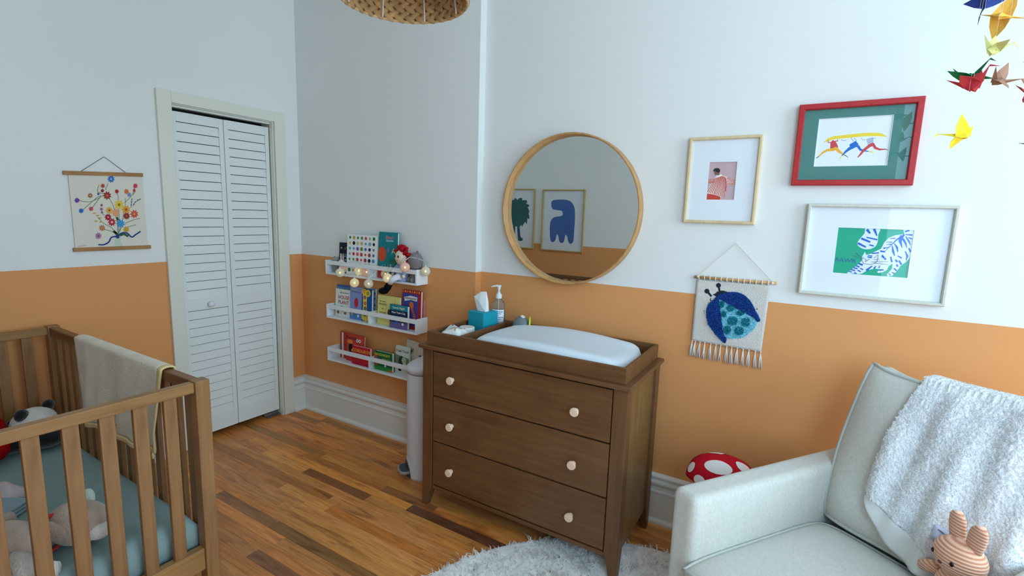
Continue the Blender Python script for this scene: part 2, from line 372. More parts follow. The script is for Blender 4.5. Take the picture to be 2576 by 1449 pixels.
# ================================================================ DRESSER
M_DR = wood('walnut_stain_front', (96, 63, 37), (122, 83, 51), 0, .40, 60)
M_DRV = wood('walnut_stain_upright', (94, 62, 37), (120, 82, 50), 2, .40, 60)
M_DRS = wood('walnut_stain_side', (108, 78, 44), (138, 106, 63), 2, .40, 75, .05)
M_GAP = mat('drawer_gap_shade', (22, 15, 10), .8)  # near-black carcass and rail colour stands in for shade in the drawer gaps
M_KNOB = mat('pale_wood_knob', (236, 205, 178), .5, .3, var=.05)
dr = thing('dresser', 'walnut-brown three-drawer dresser with pale round wooden knobs, changing tray on top', 'dresser', (-1.070, 1.825, 0))
HW = .522; DP = .470                     # half width, depth
MB().box(-HW+.030, HW-.030, .024, DP-.01, .115, .833).build('carcass', M_GAP, dr)
MB().box(-HW-.016, HW+.014, -.018, DP+.012, .834, .853).build('top', M_DR, dr, bevel=.004)
for sx in (-1, 1):
    for yf in (0, 1):
        # post with a tapering splayed foot
        xo, xi = sx*HW, sx*(HW-.060); ya, yb = (0, .058) if yf == 0 else (DP-.058, DP)
        m = MB(); P = []
        for z, wi, wd in ((.833, 1, 1), (.118, 1, 1), (.085, .82, .85), (0, .50, .55)):
            xi_ = xo-(xo-xi)*wi; y0, y1 = (ya, ya+(yb-ya)*wd) if yf == 0 else (yb-(yb-ya)*wd, yb)
            P.append([(xo, y0, z), (xi_, y0, z), (xi_, y1, z), (xo, y1, z)])
        m.rings(P); m.build('leg', M_DRV, dr, bevel=.002)
    MB().box(min(sx*(HW-.012), sx*(HW-.026)), max(sx*(HW-.012), sx*(HW-.026)), .058, DP-.058, .105, .833).build('side_panel', M_DRS, dr)
MB().box(-HW+.060, HW-.060, .004, .022, .100, .119).build('apron', M_DR, dr, bevel=.003)
MB().box(-HW+.060, HW-.060, .010, .030, .826, .834).build('top_rail', M_GAP, dr)
for z0, z1 in ((.600, .823), (.363, .593), (.127, .356)):
    d = MB().box(-HW+.0655, HW-.0645, .002, .024, z0, z1).build('drawer', M_DR, dr, bevel=.0025)
    zc = (z0+z1)/2-.009
    for x in (-.338, .307):
        MB().lathe([(.011, 0), (.009, -.007), (.010, -.013), (.0185, -.017), (.0195, -.023), (.0175, -.028), (.013, -.0285), (.001, -.0285)], 28, axis='y').build('knob', M_KNOB, d, loc=(x, .002, zc))
# ---- changing tray
tr = thing('changing_tray', 'walnut-brown open changing tray frame lying on the dresser top', 'tray', (-1.070, 1.825, .853))
TX0, TX1, TY0, TY1, TZ = -.503, .507, .006, .470, .066
MB().box(TX0+.014, TX1-.014, TY0+.014, TY1-.014, 0, .008).build('base_board', M_DR, tr)
MB().box(TX0, TX1, TY0, TY0+.016, 0, TZ).build('front_board', M_DR, tr, bevel=.002)
MB().box(TX0, TX1, TY1-.016, TY1, 0, TZ).build('rear_board', M_DR, tr, bevel=.002)
MB().box(TX0, TX0+.016, TY0+.016, TY1-.016, 0, TZ).build('end_board', M_DRV, tr, bevel=.002)
MB().box(TX1-.016, TX1, TY0+.016, TY1-.016, 0, TZ).build('end_board', M_DRV, tr, bevel=.002)
MB().box(-.326, -.312, TY0+.016, TY1-.016, 0, TZ-.004).build('divider', M_DRV, tr, bevel=.002)
# ---- contoured changing pad
M_PAD = mat('white_pad_cover', (218, 228, 236), .6, .3, bump=.02, bscale=60)
def pad(u, v):
    a = u*2-1; c = v*2-1
    x = .091+.393*a*math.sqrt(1-.42*c*c/2); y = .2385+.2125*c*math.sqrt(1-.50*a*a/2)
    e = max(abs(a), abs(c)); shell = math.sqrt(max(0, 1-e**7))
    z = .018+(.058+.036*(1-a*a))*shell-.040*(1-abs(c)**2.4)*(1-a**4)*shell
    return (x, y, z)
m = MB(); m.grid(pad, 48, 28)
rim = [pad(i/48, 0) for i in range(49)]+[pad(1, j/28) for j in range(1, 29)]+[pad(i/48, 1) for i in range(47, -1, -1)]+[pad(0, j/28) for j in range(27, 0, -1)]
low = [(x, y, .0085) for x, y, z in rim]; n_ = len(rim); m.add(rim+low, [(i, (i+1) % n_, n_+(i+1) % n_, n_+i) for i in range(n_)]); m.add(low, [tuple(range(n_))])
o = m.build('changing_pad', M_PAD, loc=(-1.070, 1.825, .853), smooth=True); tag(o, 'white contoured changing pad lying in the tray on the dresser', 'changing pad')
# ---- tissue box with a pulled tissue
tb = thing('tissue_box', 'teal cube tissue box with a white tissue pulled out', 'tissue box', (-1.476, 2.175, .8615), R(-9))
M_TEAL = mat('teal_card', (22, 152, 172), .5, .3)
MB().box(-.056, .056, -.056, .056, 0, .118).build('carton', M_TEAL, tb, bevel=.002)
MB().prism(circle((0, 0), .034, 20, .022), .1181, .1189, lambda u, v, d: (u, v, d)).build('slot', mat('slot_film', (190, 205, 212), .3), tb)
tv = [(-.030, -.014, .116), (.032, -.014, .116), (.030, .014, .116), (-.028, .014, .116), (-.036, -.019, .146), (.033, -.013, .168), (-.060, -.012, .190), (-.014, -.004, .222), (.020, .003, .225), (-.004, -.024, .166), (-.022, .017, .162), (.027, .013, .168), (.012, -.021, .140), (-.022, -.020, .176)]
MB().add(tv, [(0, 12, 9), (0, 9, 4), (0, 1, 12), (12, 1, 5), (9, 12, 5), (4, 9, 13), (4, 13, 6), (13, 9, 7), (6, 13, 7), (9, 5, 8), (9, 8, 7), (1, 2, 11, 5), (5, 11, 8), (2, 3, 10, 11), (11, 10, 7), (11, 7, 8), (3, 0, 4, 10), (10, 4, 6), (10, 6, 7)]).build('tissue', mat('white_tissue', (238, 242, 244), .8, .1), tb, bevel=.002)
# ---- pump bottle (clear sanitizer)
pbt = thing('pump_bottle', 'clear plastic hand sanitizer pump bottle behind the teal tissue box', 'bottle', (-1.433, 2.262, .8615), R(20))
M_CLEAR = mat('clear_plastic', (225, 232, 236), .08, .4, trans=.92, ior=1.2)
M_GEL = mat('clear_gel', (170, 178, 184), .1, .4, trans=.75, ior=1.25)
prof = [(.030, 0), (.034, .004), (.0345, .12), (.0335, .142), (.028, .160), (.019, .172), (.0135, .178), (.0135, .186)]
def oval(p, sx, sy): return [(r*sx, r*sy, z) for r, z in p]
m = MB(); m.rings([[(r*1.06*math.cos(2*math.pi*j/24), r*.72*math.sin(2*math.pi*j/24), z) for j in range(24)] for r, z in prof]); m.build('bottle_body', M_CLEAR, pbt, smooth=True)
m = MB(); m.rings([[(r*1.0*math.cos(2*math.pi*j/20), r*.67*math.sin(2*math.pi*j/20), z) for j in range(20)] for r, z in [(.029, .003), (.032, .006), (.032, .118)]]); m.build('gel', M_GEL, pbt, smooth=True)
m = MB(); m.grid(lambda u, v: (.0368*math.cos(R(205+130*u)), .0255*math.sin(R(205+130*u)), .045+.075*v), 12, 2); lb = m.build('bottle_label', mat('label_white', (228, 234, 240), .5), pbt, smooth=True, solid=.0004)
for k_, zz_ in enumerate((.056, .066, .076, .086, .096, .106)):
    m = MB(); m.grid(lambda u, v: (.0373*math.cos(R(220+(60+22*(k_ % 3))*u)), .0259*math.sin(R(220+(60+22*(k_ % 3))*u)), zz_+.004*v), 10, 1); m.build('label_line', mat('label_blue', (70, 120, 170), .5), lb)
M_PUMP = mat('translucent_pump', (226, 232, 234), .35, .4)
MB().lathe([(.0165, .180), (.0165, .200), (.0150, .203), (.0095, .204), (.0095, .212), (.005, .214), (.005, .232)], 20).build('pump_collar', M_PUMP, pbt, smooth=False)
m = MB(); m.tube([(0, 0, .228), (0, 0, .246)], [.007, .011], 12); m.rings([[(x, s_*w_, z) for s_, z in ((-1, za), (1, za), (1, zb), (-1, zb))] for x, w_, za, zb in ((.012, .010, .244, .252), (-.012, .009, .244, .253), (-.034, .006, .241, .248), (-.044, .004, .236, .242))]); m.build('pump_head', M_PUMP, pbt, bevel=.001)
MB().tube([(0, 0, .18), (0, 0, .02)], .0022, 8).build('dip_tube', M_PUMP, pbt)
# ---- cream tub
tu = thing('cream_tub', 'small round tub with a frosted white lid beside the wipes', 'tub', (-1.482, 2.040, .8615))
MB().lathe([(.034, 0), (.037, .003), (.037, .030)], 26).build('jar', mat('tub_print', (206, 200, 186), .5, var=.25, vscale=60), tu, smooth=False)
MB().lathe([(.0395, .030), (.0400, .033), (.0400, .050), (.0375, .053), (.030, .0535)], 28).build('lid', mat('frosted_lid', (226, 228, 226), .35, .4), tu)
# ---- packet of wipes
wp = thing('wipes_packet', 'crumpled white packet of wipes lying at the front of the tray', 'wipes packet', (-1.482, 1.935, .8615), R(14))
def wipe(u, v):
    a = u*2-1; c = v*2-1; pz = .064*(1-abs(a)**4)*(1-abs(c)**4)*(1+.12*math.sin(9*u+2)*math.sin(7*v))
    return (a*.068*(1+.03*math.sin(11*v)), c*.070*(1+.03*math.sin(9*u)), .006+pz)
m = MB(); m.grid(wipe, 22, 24); m.grid(lambda u, v: (lambda p: (p[0], p[1], .002))(wipe(u, v)), 4, 4); m.build('packet', mat('wipes_film', (232, 234, 232), .3, .5, bump=.25, bscale=70), wp, smooth=True)
m = MB(); m.grid(lambda u, v: (lambda p: (p[0], p[1], p[2]+.0015))(wipe(.28+.44*u, .30+.42*v)), 8, 8); m.build('flap', mat('flap_grey_print', (205, 208, 210), .4), wp, smooth=True)
for i, (c_, uu, vv) in enumerate((((196, 120, 60), .72, .80), ((120, 150, 80), .24, .62), ((170, 60, 60), .36, .52), ((200, 150, 70), .62, .16), ((110, 140, 110), .20, .22))):
    p_ = wipe(uu, vv); m = MB(); m.grid(lambda u, v: (lambda p: (p[0], p[1], p[2]+.003))(wipe(uu+.05*u, vv+.10*v)), 3, 3); m.build('printed_motif', mat('motif_%d' % i, c_, .5), wp)
# ---- grey round gadget with lime ring
ga = thing('nursery_gadget', 'rounded grey gadget with a lime green ring behind the changing pad', 'gadget', (-1.262, 2.240, .8615))
M_GG = mat('grey_rubber', (112, 122, 124), .6, .3)
ro = Matrix.Rotation(R(28), 4, 'Z')
MB().ell((-.012, 0, .052), (.048, .036, .052), 20, 14).build('body', M_GG, ga, smooth=True)
MB().tube([ro @ Vector((.034, -.036*math.cos(a)*1.0, .066+.034*math.sin(a))) for a in [2*math.pi*i/24 for i in range(24)]], .0048, 8, closed=True).build('ring', mat('lime_ring', (196, 220, 50), .5), ga, smooth=True)
MB().lathe([(.030, 0), (.028, .006), (.012, .008)], 20, axis='x', mtx=ro).build('face_disc', mat('grey_face', (150, 158, 160), .5), ga, loc=ro @ Vector((.028, 0, .066)))
MB().tube([(-.014+.009*math.cos(a), -.0375, .050+.009*math.sin(a)) for a in [2*math.pi*i/16 for i in range(16)]], .0018, 6, closed=True).build('button_ring', mat('lime_dim', (170, 200, 70), .5), ga)
MB().box(-.060, -.040, -.012, .008, .086, .094).build('tab', mat('tab_white', (228, 230, 230), .5), ga, rot=(0, R(28), 0), bevel=.002)

# ================================================================ ROUND MIRROR
mr = thing('round_mirror', 'large round wall mirror in a deep oak hoop frame above the dresser', 'mirror', (-1.075, YD, 1.528))
M_OAK = wood('light_oak_hoop', (176, 128, 74), (206, 160, 104), 2, .45, 40, .3)
MB().lathe([(.352, 0), (.372, 0), (.378, -.004), (.378, -.054), (.3765, -.057), (.370, -.057), (.3685, -.054), (.3685, -.012), (.352, -.010), (.352, 0)], 96, axis='y', cap=False).build('hoop_frame', M_OAK, mr, smooth=True)
mm = mat('silvered_glass', (232, 238, 238), .0, .5, 1)
MB().lathe([(.3680, -.0125), (.3680, -.0155)], 96, axis='y').build('mirror_glass', mm, mr)

# ================================================================ FRAMED PICTURES
def glass_mat():
    m = bpy.data.materials.new('picture_glass'); m.use_nodes = True; nt = m.node_tree; nt.nodes.clear()
    o_ = nt.nodes.new('ShaderNodeOutputMaterial'); tr_ = nt.nodes.new('ShaderNodeBsdfTransparent'); gl = nt.nodes.new('ShaderNodeBsdfGlossy'); gl.inputs['Roughness'].default_value = .01
    lw = nt.nodes.new('ShaderNodeLayerWeight'); lw.inputs['Blend'].default_value = .5; pw = nt.nodes.new('ShaderNodeMath'); pw.operation = 'POWER'; pw.inputs[1].default_value = 5
    ma = nt.nodes.new('ShaderNodeMath'); ma.operation = 'MULTIPLY_ADD'; ma.inputs[1].default_value = .96; ma.inputs[2].default_value = .04; mxs = nt.nodes.new('ShaderNodeMixShader')
    nt.links.new(lw.outputs['Facing'], pw.inputs[0]); nt.links.new(pw.outputs[0], ma.inputs[0]); nt.links.new(ma.outputs[0], mxs.inputs[0]); nt.links.new(tr_.outputs[0], mxs.inputs[1]); nt.links.new(gl.outputs[0], mxs.inputs[2]); nt.links.new(mxs.outputs[0], o_.inputs[0]); return m
M_GLASS = glass_mat()
M_MATB = mat('white_mount_board', (232, 238, 244), .8, .1)
class Sheet:
    """flat printed sheet in the wall plane: layers of coloured shapes, one material each"""
    def __init__(s, x0, z0, w, h, y): s.b = MB(); s.x0, s.z0, s.w, s.h, s.y = x0, z0, w, h, y; s.n = 0
    def pt(s, u, v, d): return (s.x0+u, s.y-d, s.z0+v)
    def poly(s, pts, col, f=None, key=None, smooth=0):
        if smooth: pts = smooth_closed(pts, smooth)
        if f: pts = [f(p) for p in pts]
        pts = [(min(max(u, 0), s.w), min(max(v, 0), s.h)) for u, v in pts]
        s.b.use(mat('ink_%d_%d_%d' % col, col, .7, .15)); s.n += 1
        s.b.prism(pts, 0, .0002+.00003*s.n, s.pt); return s
    def back(s, col): return s.poly([(0, 0), (s.w, 0), (s.w, s.h), (0, s.h)], col)
def frame(name, label, cx, cz, w, h, fw, depth, fm, mount=None, mat_col=None, win=None, y0=YD, rotz=0, group=None):
    """wall-hung picture: four mitred frame bars, mount board with a window, print, glass. local origin at frame centre on the wall"""
    t = thing(name, label, 'picture', (cx, y0, cz), rotz, group)
    W, H = w/2, h/2
    prof = [(0, 0), (0, -depth+.003), (.003, -depth), (fw-.003, -depth), (fw, -depth+.004), (fw, -.004)]
    for a, bq in (((-W, -H), (W, -H)), ((W, -H), (W, H)), ((W, H), (-W, H)), ((-W, H), (-W, -H))):
        rg = []
        for (x, z) in (a, bq):
            rg.append([(x-(fw and math.copysign(d, x)), y, z-math.copysign(d, z)) for d, y in prof])
        MB().rings(rg).build('frame_bar', fm, t)
    MB().box(-W+fw*.5, W-fw*.5, -.006, -.002, -H+fw*.5, H-fw*.5).build('backing', mat('backing_board', (120, 100, 80), .9), t)
    if win:
        x0, z0, x1, z1 = win; m = MB(); ya, yb = -.0105, -.008
        m.box(-W+fw*.6, x0, ya, yb, -H+fw*.6, H-fw*.6).box(x1, W-fw*.6, ya, yb, -H+fw*.6, H-fw*.6).box(x0, x1, ya, yb, -H+fw*.6, z0).box(x0, x1, ya, yb, z1, H-fw*.6)
        m.build('mount', mount or M_MATB, t)
        # white bevelled core edge round the window
        e = .0012; MB().box(x0, x0+e, ya, yb, z0, z1).box(x1-e, x1, ya, yb, z0, z1).box(x0+e, x1-e, ya, yb, z0, z0+e).box(x0+e, x1-e, ya, yb, z1-e, z1).build('mount_bevel', mat('bevel_white', (244, 246, 244), .7), t)
    MB().add([(-W+fw*.8, -.013, -H+fw*.8), (W-fw*.8, -.013, -H+fw*.8), (W-fw*.8, -.013, H-fw*.8), (-W+fw*.8, -.013, H-fw*.8)], [(0, 1, 2, 3)]).build('glass', M_GLASS, t, fixn=False)
    return t
def unit(z):  return (int(z[0]), int(z[1]), int(z[2]))
# -- picture 1: figure in a striped shirt, slim oak frame
fA = wood('pale_oak_frame', (205, 180, 138), (226, 204, 164), 2, .5, 60, .2)
w1, h1 = .292, .370
t1 = frame('framed_print', 'small portrait picture of a person in a red striped shirt, slim oak frame', -.362, 1.671, w1, h1, .013, .024, fA, win=(-.057, -.083, .057, .080))
f1 = homog([(475, 478), (872, 468), (828, 1026), (435, 1026)], .114, .163)
s = Sheet(-.057, -.083, .114, .163, -.0062); s.back((202, 172, 178))
RED = (196, 62, 58)
s.poly([(565, 690), (640, 660), (720, 690), (735, 720), (845, 720), (840, 795), (725, 818), (712, 700), (718, 830), (695, 985), (640, 985), (600, 965), (445, 930), (440, 915), (520, 760), (455, 780), (455, 740), (555, 700)], (238, 224, 216), f1)
for a, c in (((560, 705), (447, 918)), ((575, 705), (468, 925)), ((590, 702), (492, 930)), ((603, 700), (515, 935)), ((615, 695), (540, 945)), ((628, 690), (560, 950)), ((640, 685), (583, 955)), ((652, 680), (605, 965)), ((664, 680), (628, 972)), ((676, 682), (650, 980)), ((688, 690), (670, 985)), ((700, 700), (690, 985)), ((710, 715), (708, 900))): s.poly(stroke([a, ((a[0]+c[0])/2+6, (a[1]+c[1])/2), c], 9), RED, f1)
for k in range(5):
    s.poly(stroke([(722, 712+k*24), (780, 728+k*18), (845, 728+k*15)], 8), RED, f1); s.poly(stroke([(545, 712+k*14), (500, 728+k*13), (455, 738+k*10)], 7), RED, f1)
s.poly([(437, 935), (520, 945), (600, 965), (632, 985), (630, 1024), (433, 1024)], (205, 70, 58), f1)
s.poly([(568, 680), (610, 668), (640, 655), (652, 664), (600, 690)], (244, 246, 248), f1)
s.poly([(538, 615), (560, 612), (615, 630), (618, 655), (598, 672), (584, 660), (562, 668), (545, 650)], (130, 98, 84), f1)
s.poly([(528, 610), (545, 575), (585, 565), (618, 578), (626, 605), (610, 632), (590, 628), (560, 612)], (40, 42, 48), f1, smooth=4)
s.b.build('print', None, t1)
# -- picture 2: three figures carrying a canoe, red frame, green mount
fR = mat('red_painted_frame', (176, 38, 42), .42, .4, var=.12, vscale=80)
w2, h2 = .390, .312
t2 = frame('framed_print', 'picture of runners carrying a yellow canoe, glossy red frame and green mount', .099, 1.805, w2, h2, .0215, .030, fR, mount=mat('teal_green_mount', (76, 132, 126), .8), win=(-.124, -.082, .112, .100))
W2, H2 = .236, .182
f2 = homog([(488, 442), (1555, 374), (1448, 1110), (410, 1136)], W2, H2)
s = Sheet(-.124, -.082, W2, H2, -.0062); s.back((232, 240, 246))
Y_, B_, R_, G_ = (240, 214, 60), (30, 110, 200), (206, 72, 76), (60, 110, 110)
s.poly(stroke([(555, 780), (620, 740), (700, 712), (900, 690), (1100, 668), (1250, 660), (1370, 666), (1450, 692)], [6, 40, 46, 48, 50, 50, 44, 6]), Y_, f2)
s.poly([(645, 870), (650, 780), (685, 745), (720, 765), (745, 805), (762, 855)], R_, f2)
for pts in (((650, 782), (615, 782), (616, 752)), ((715, 764), (752, 760), (754, 736))): s.poly(stroke(pts, 14), R_, f2)
s.poly(stroke([(740, 860), (690, 885), (600, 895), (540, 930), (485, 985)], [40, 44, 34, 26, 16]), (238, 180, 56), f2); s.poly(stroke([(730, 868), (770, 910), (820, 945), (855, 968)], [50, 44, 26, 14]), (238, 180, 56), f2)
s.poly(stroke([(485, 985), (465, 1000), (440, 1010)], [14, 12, 5]), G_, f2); s.poly(stroke([(850, 965), (875, 975), (900, 998)], [12, 12, 5]), G_, f2)
s.poly([(920, 810), (1010, 757), (1045, 800), (1050, 840), (960, 860), (930, 850)], B_, f2)
s.poly(stroke([(985, 835), (920, 870), (860, 920), (812, 975)], [50, 44, 28, 14]), B_, f2); s.poly(stroke([(1040, 830), (1075, 885), (1130, 900), (1190, 908)], [40, 34, 20, 12]), B_, f2)
s.poly(stroke([(812, 972), (795, 1005), (768, 1020)], [14, 12, 5]), Y_, f2); s.poly(stroke([(1190, 908), (1235, 915), (1265, 940)], [14, 12, 4]), Y_, f2)
for pts in (((940, 715), (985, 765)), ((990, 715), (1025, 760)), ((1090, 715), (1110, 745), (1145, 735)), ((1250, 720), (1290, 715)), ((800, 738), (830, 752), (875, 750))): s.poly(stroke(pts, 5), (110, 130, 160), f2)
for k in range(6): s.poly(stroke([(1160+4*k, 735+16*k), (1255+1*k, 708+14*k)], 5), (50, 70, 130), f2)
s.poly(stroke([(1265, 800), (1200, 830), (1120, 895), (1070, 960), (1035, 998)], [44, 40, 34, 22, 8]), R_, f2); s.poly(stroke([(1250, 800), (1290, 860), (1350, 880), (1430, 876)], [44, 36, 26, 14]), R_, f2); s.poly(stroke([(1430, 876), (1465, 886)], [12, 5]), G_, f2)
s.b.build('print', None, t2)
# -- picture 3: crouching striped cat, white-silver frame
fW = mat('whitewashed_frame', (206, 206, 194), .45, .4, var=.06, vscale=90)
w3, h3 = .464, .363
t3 = frame('framed_print', 'wide picture of a blue striped tiger on green, whitewashed frame', .205, 1.3965, w3, h3, .0125, .030, fW, win=(-.122, -.089, .116, .092))
W3, H3 = .238, .181
f3 = homog([(585, 388), (1545, 413), (1450, 1037), (512, 970)], W3, H3)
s = Sheet(-.122, -.089, W3, H3, -.0062); s.back((28, 170, 138))
WH, BL = (226, 238, 248), (30, 104, 206)
s.poly([(935, 390), (1105, 400), (1085, 480), (1080, 560), (1050, 630), (980, 665), (900, 665), (840, 630), (822, 590), (860, 530), (915, 460)], WH, f3, smooth=3)
s.poly([(1400, 400), (1415, 470), (1300, 485), (1220, 520), (1160, 580), (1120, 660), (1060, 690), (990, 725), (935, 740), (918, 700), (885, 760), (875, 820), (800, 890), (720, 950), (692, 975), (712, 985), (790, 975), (800, 992), (880, 980), (950, 935), (1040, 915), (1110, 925), (1070, 955), (1080, 970), (1130, 965), (1195, 930), (1215, 880), (1265, 850), (1255, 920), (1190, 990), (1200, 1015), (1260, 1005), (1330, 930), (1360, 880), (1430, 830), (1480, 780), (1500, 700), (1520, 560), (1540, 413)], WH, f3)
for pts, wd in ((((1415, 478), (1320, 540), (1240, 620), (1170, 690)), [26, 18, 12, 6]), (((1385, 490), (1360, 560), (1385, 650)), [50, 44, 5]), (((1395, 530), (1430, 590), (1445, 650)), [30, 26, 5]), (((1430, 500), (1470, 560), (1490, 610)), [14, 24, 8]), (((1420, 440), (1480, 420)), [18, 24]), (((1425, 475), (1515, 482)), [10, 22]), (((1465, 515), (1512, 532)), [12, 18]), (((1285, 590), (1320, 640), (1330, 700)), [10, 30, 14]), (((1262, 620), (1270, 690), (1290, 750)), [12, 32, 12]), (((1215, 640), (1150, 655)), [8, 18]), (((1185, 610), (1250, 600)), [6, 14]), (((1180, 575), (1260, 575)), [6, 14]), (((1230, 530), (1300, 525)), [6, 14]), (((1110, 690), (1175, 700)), [20, 16]), (((1005, 722), (1095, 712)), [14, 16]), (((1130, 745), (1180, 800)), [24, 26]), (((1240, 760), (1255, 830)), [16, 26]), (((1330, 750), (1380, 780)), [14, 20]), (((1300, 800), (1325, 830)), [20, 24]), (((1345, 810), (1375, 862)), [20, 26]), (((1315, 860), (1330, 890)), [22, 20]), (((1425, 690), (1450, 750), (1435, 810)), [10, 26, 8]), (((1470, 650), (1492, 700)), [20, 22]), (((1280, 910), (1315, 940)), [16, 22]), (((1255, 960), (1290, 980)), [12, 16]), (((1215, 975), (1240, 1000)), [10, 14]), (((935, 940), (1010, 880)), [30, 10]), (((1030, 915), (1055, 885)), [22, 10]), (((1090, 905), (1105, 880)), [14, 8]), (((840, 850), (890, 870)), [20, 24]), (((810, 880), (850, 895)), [16, 18]), (((780, 908), (825, 915)), [16, 16]), (((745, 930), (795, 940)), [14, 16]), (((715, 950), (755, 960)), [10, 14]), (((860, 912), (895, 930)), [12, 14]), (((825, 935), (865, 955)), [12, 14]), (((785, 960), (815, 985)), [10, 14]), (((950, 765), (1005, 775)), [12, 18]), (((955, 745), (1010, 755)), [8, 14]), (((1095, 935), (1150, 930)), [12, 20]),
               (((945, 415), (985, 465)), [34, 18]), (((1035, 405), (1070, 495)), [34, 12]), (((940, 515), (1075, 545)), [14, 18]), (((875, 530), (985, 575)), [26, 22]), (((830, 590), (930, 640)), [26, 18]), (((975, 612), (1030, 625)), [16, 16])): s.poly(stroke(pts, wd), BL, f3)
for pts in (((905, 770), (880, 800), (900, 850), (980, 862), (1040, 850), (1075, 815), (1085, 735), (1035, 780)), ((910, 785), (935, 800), (925, 830), (945, 815), (975, 790)), ((880, 780), (800, 710)), ((878, 795), (760, 745)), ((1000, 830), (1210, 825)), ((1030, 845), (1210, 862)), ((1030, 800), (1100, 795))): s.poly(stroke(pts, 4), (90, 110, 130), f3)
s.b.build('print', None, t3)
text_mesh('RAWR', .021, mat('rawr_blue', (36, 110, 150), .6), t3, lambda u, v: (-.122+.0375+u, -.0069, -.089+.0520+v-.02*u), sx=1.12, bold=.0004)
# -- two prints on the wall behind the camera, seen in the mirror
fG = wood('honey_oak_frame', (170, 140, 80), (196, 168, 104), 2, .5, 60, .2)
t4 = frame('framed_print', 'picture of a blue long-necked animal seen in the round mirror', -2.458, 1.438, .528, .700, .014, .022, fG, y0=YF, rotz=math.pi, win=(-.252, -.338, .252, .338))
W4, H4 = .504, .676
f4 = homog([(772, 575), (425, 568), (400, 1068), (742, 1090)], W4, H4)   # traced in the mirror: left and right exchange
s = Sheet(-.252, -.338, W4, H4, -.0062); s.back((226, 232, 238))
s.poly([(485, 690), (490, 660), (520, 648), (610, 648), (660, 670), (685, 720), (688, 800), (680, 920), (672, 1000), (650, 1022), (630, 1005), (620, 960), (607, 945), (598, 975), (590, 1005), (570, 1015), (552, 1000), (545, 960), (533, 942), (525, 965), (515, 995), (492, 1008), (475, 985), (470, 900), (478, 830), (510, 795), (570, 785), (584, 765), (570, 740), (500, 728)], (62, 104, 172), f4, smooth=3)
s.b.build('print', None, t4)
t5 = frame('framed_print', 'picture of a shaggy green two-legged animal at the left edge of the mirror', -2.990, 1.443, .335, .704, .014, .022, fG, y0=YF, rotz=math.pi, win=(-.156, -.340, .156, .340))
f5 = homog([(350, 566), (139, 560), (124, 1040), (335, 1056)], .312, .680)
s = Sheet(-.156, -.340, .312, .680, -.0062); s.back((224, 230, 236))
GR = (28, 92, 96)
mane = [(100, 640), (135, 640), (158, 645), (165, 628), (182, 634), (190, 645), (205, 630), (232, 628), (236, 648), (275, 648), (282, 665), (270, 675), (300, 690), (298, 704), (285, 706), (302, 740), (295, 760), (304, 795), (298, 808), (285, 800), (280, 850), (262, 830), (235, 872), (228, 855), (215, 868), (190, 868), (175, 868), (140, 850), (100, 840)]
s.poly(mane, GR, f5)
s.poly([(188, 860), (212, 860), (218, 940), (225, 962), (243, 972), (240, 990), (215, 994), (198, 985), (192, 930)], GR, f5); s.poly([(150, 855), (172, 862), (166, 960), (160, 990), (146, 985), (146, 930)], GR, f5)
for e_ in ((180, 730), (196, 732)): s.poly(circle(e_, 4, 8), (10, 40, 60), f5)
s.b.build('print', None, t5)

# ================================================================ CRIB
M_CR = wood('crib_wood_long', (136, 98, 58), (170, 128, 80), 1, .42, 60)
M_CRX = wood('crib_wood_side', (108, 72, 42), (138, 96, 58), 0, .42, 60)
M_CRZ = wood('crib_wood_upright', (130, 92, 56), (162, 120, 78), 2, .42, 60)
CX0, CX1, CY0, CY1 = -3.105, -1.742, .032, .887
cr = thing('crib', 'brown slatted wooden crib standing in the corner by the closet', 'crib', (0, 0, 0))
P = .047
for px in (CX0, CX1-P):
    for py in (CY0, CY1-P): MB().box(px, px+P, py, py+P, 0, .900).build('post', M_CRZ, cr, bevel=.003)
def slats(n, f):
    src = None
    for i in range(n):
        p = f(i)
        if src is None: src = MB().box(0, p[3], 0, p[4], .270, .868).build('slat', M_CRZ, cr, bevel=.002); src.location = (p[0], p[1], 0); src0 = src
        else: link_copy(src0, 'slat', cr, (p[0], p[1], 0))
for x in (CX1-.040, CX0+.010):                              # end panels
    MB().box(x, x+.032, CY0+P, CY1-P, .860, .896).build('top_rail', M_CR, cr, bevel=.003)
    MB().box(x, x+.032, CY0+P, CY1-P, .197, .280).build('bottom_rail', M_CR, cr, bevel=.003)
slats(8, lambda i: (CX1-.033, .7475-.0862*i, 0, .018, .0385))
slats(8, lambda i: (CX0+.014, .7475-.0862*i, 0, .018, .0385))
for y in (CY1-.042, CY0+.010):                              # long sides
    MB().box(CX0+P, CX1-P, y, y+.032, .858, .896).build('top_rail', M_CRX, cr, bevel=.003)
    MB().box(CX0+P, CX1-P, y, y+.032, .197, .280).build('bottom_rail', M_CRX, cr, bevel=.003)
n_s = 15; pitch = (CX1-CX0-2*P)/n_s
slats(n_s, lambda i: (CX0+P+pitch*(i+.5)-.019, CY1-.035, 0, .038, .018))
slats(n_s, lambda i: (CX0+P+pitch*(i+.5)-.019, CY0+.017, 0, .038, .018))
MB().box(CX0+.05, CX1-.05, CY0+.05, CY1-.05, .225, .245).build('mattress_support', mat('steel_grey', (50, 52, 56), .5, metal=.4), cr)
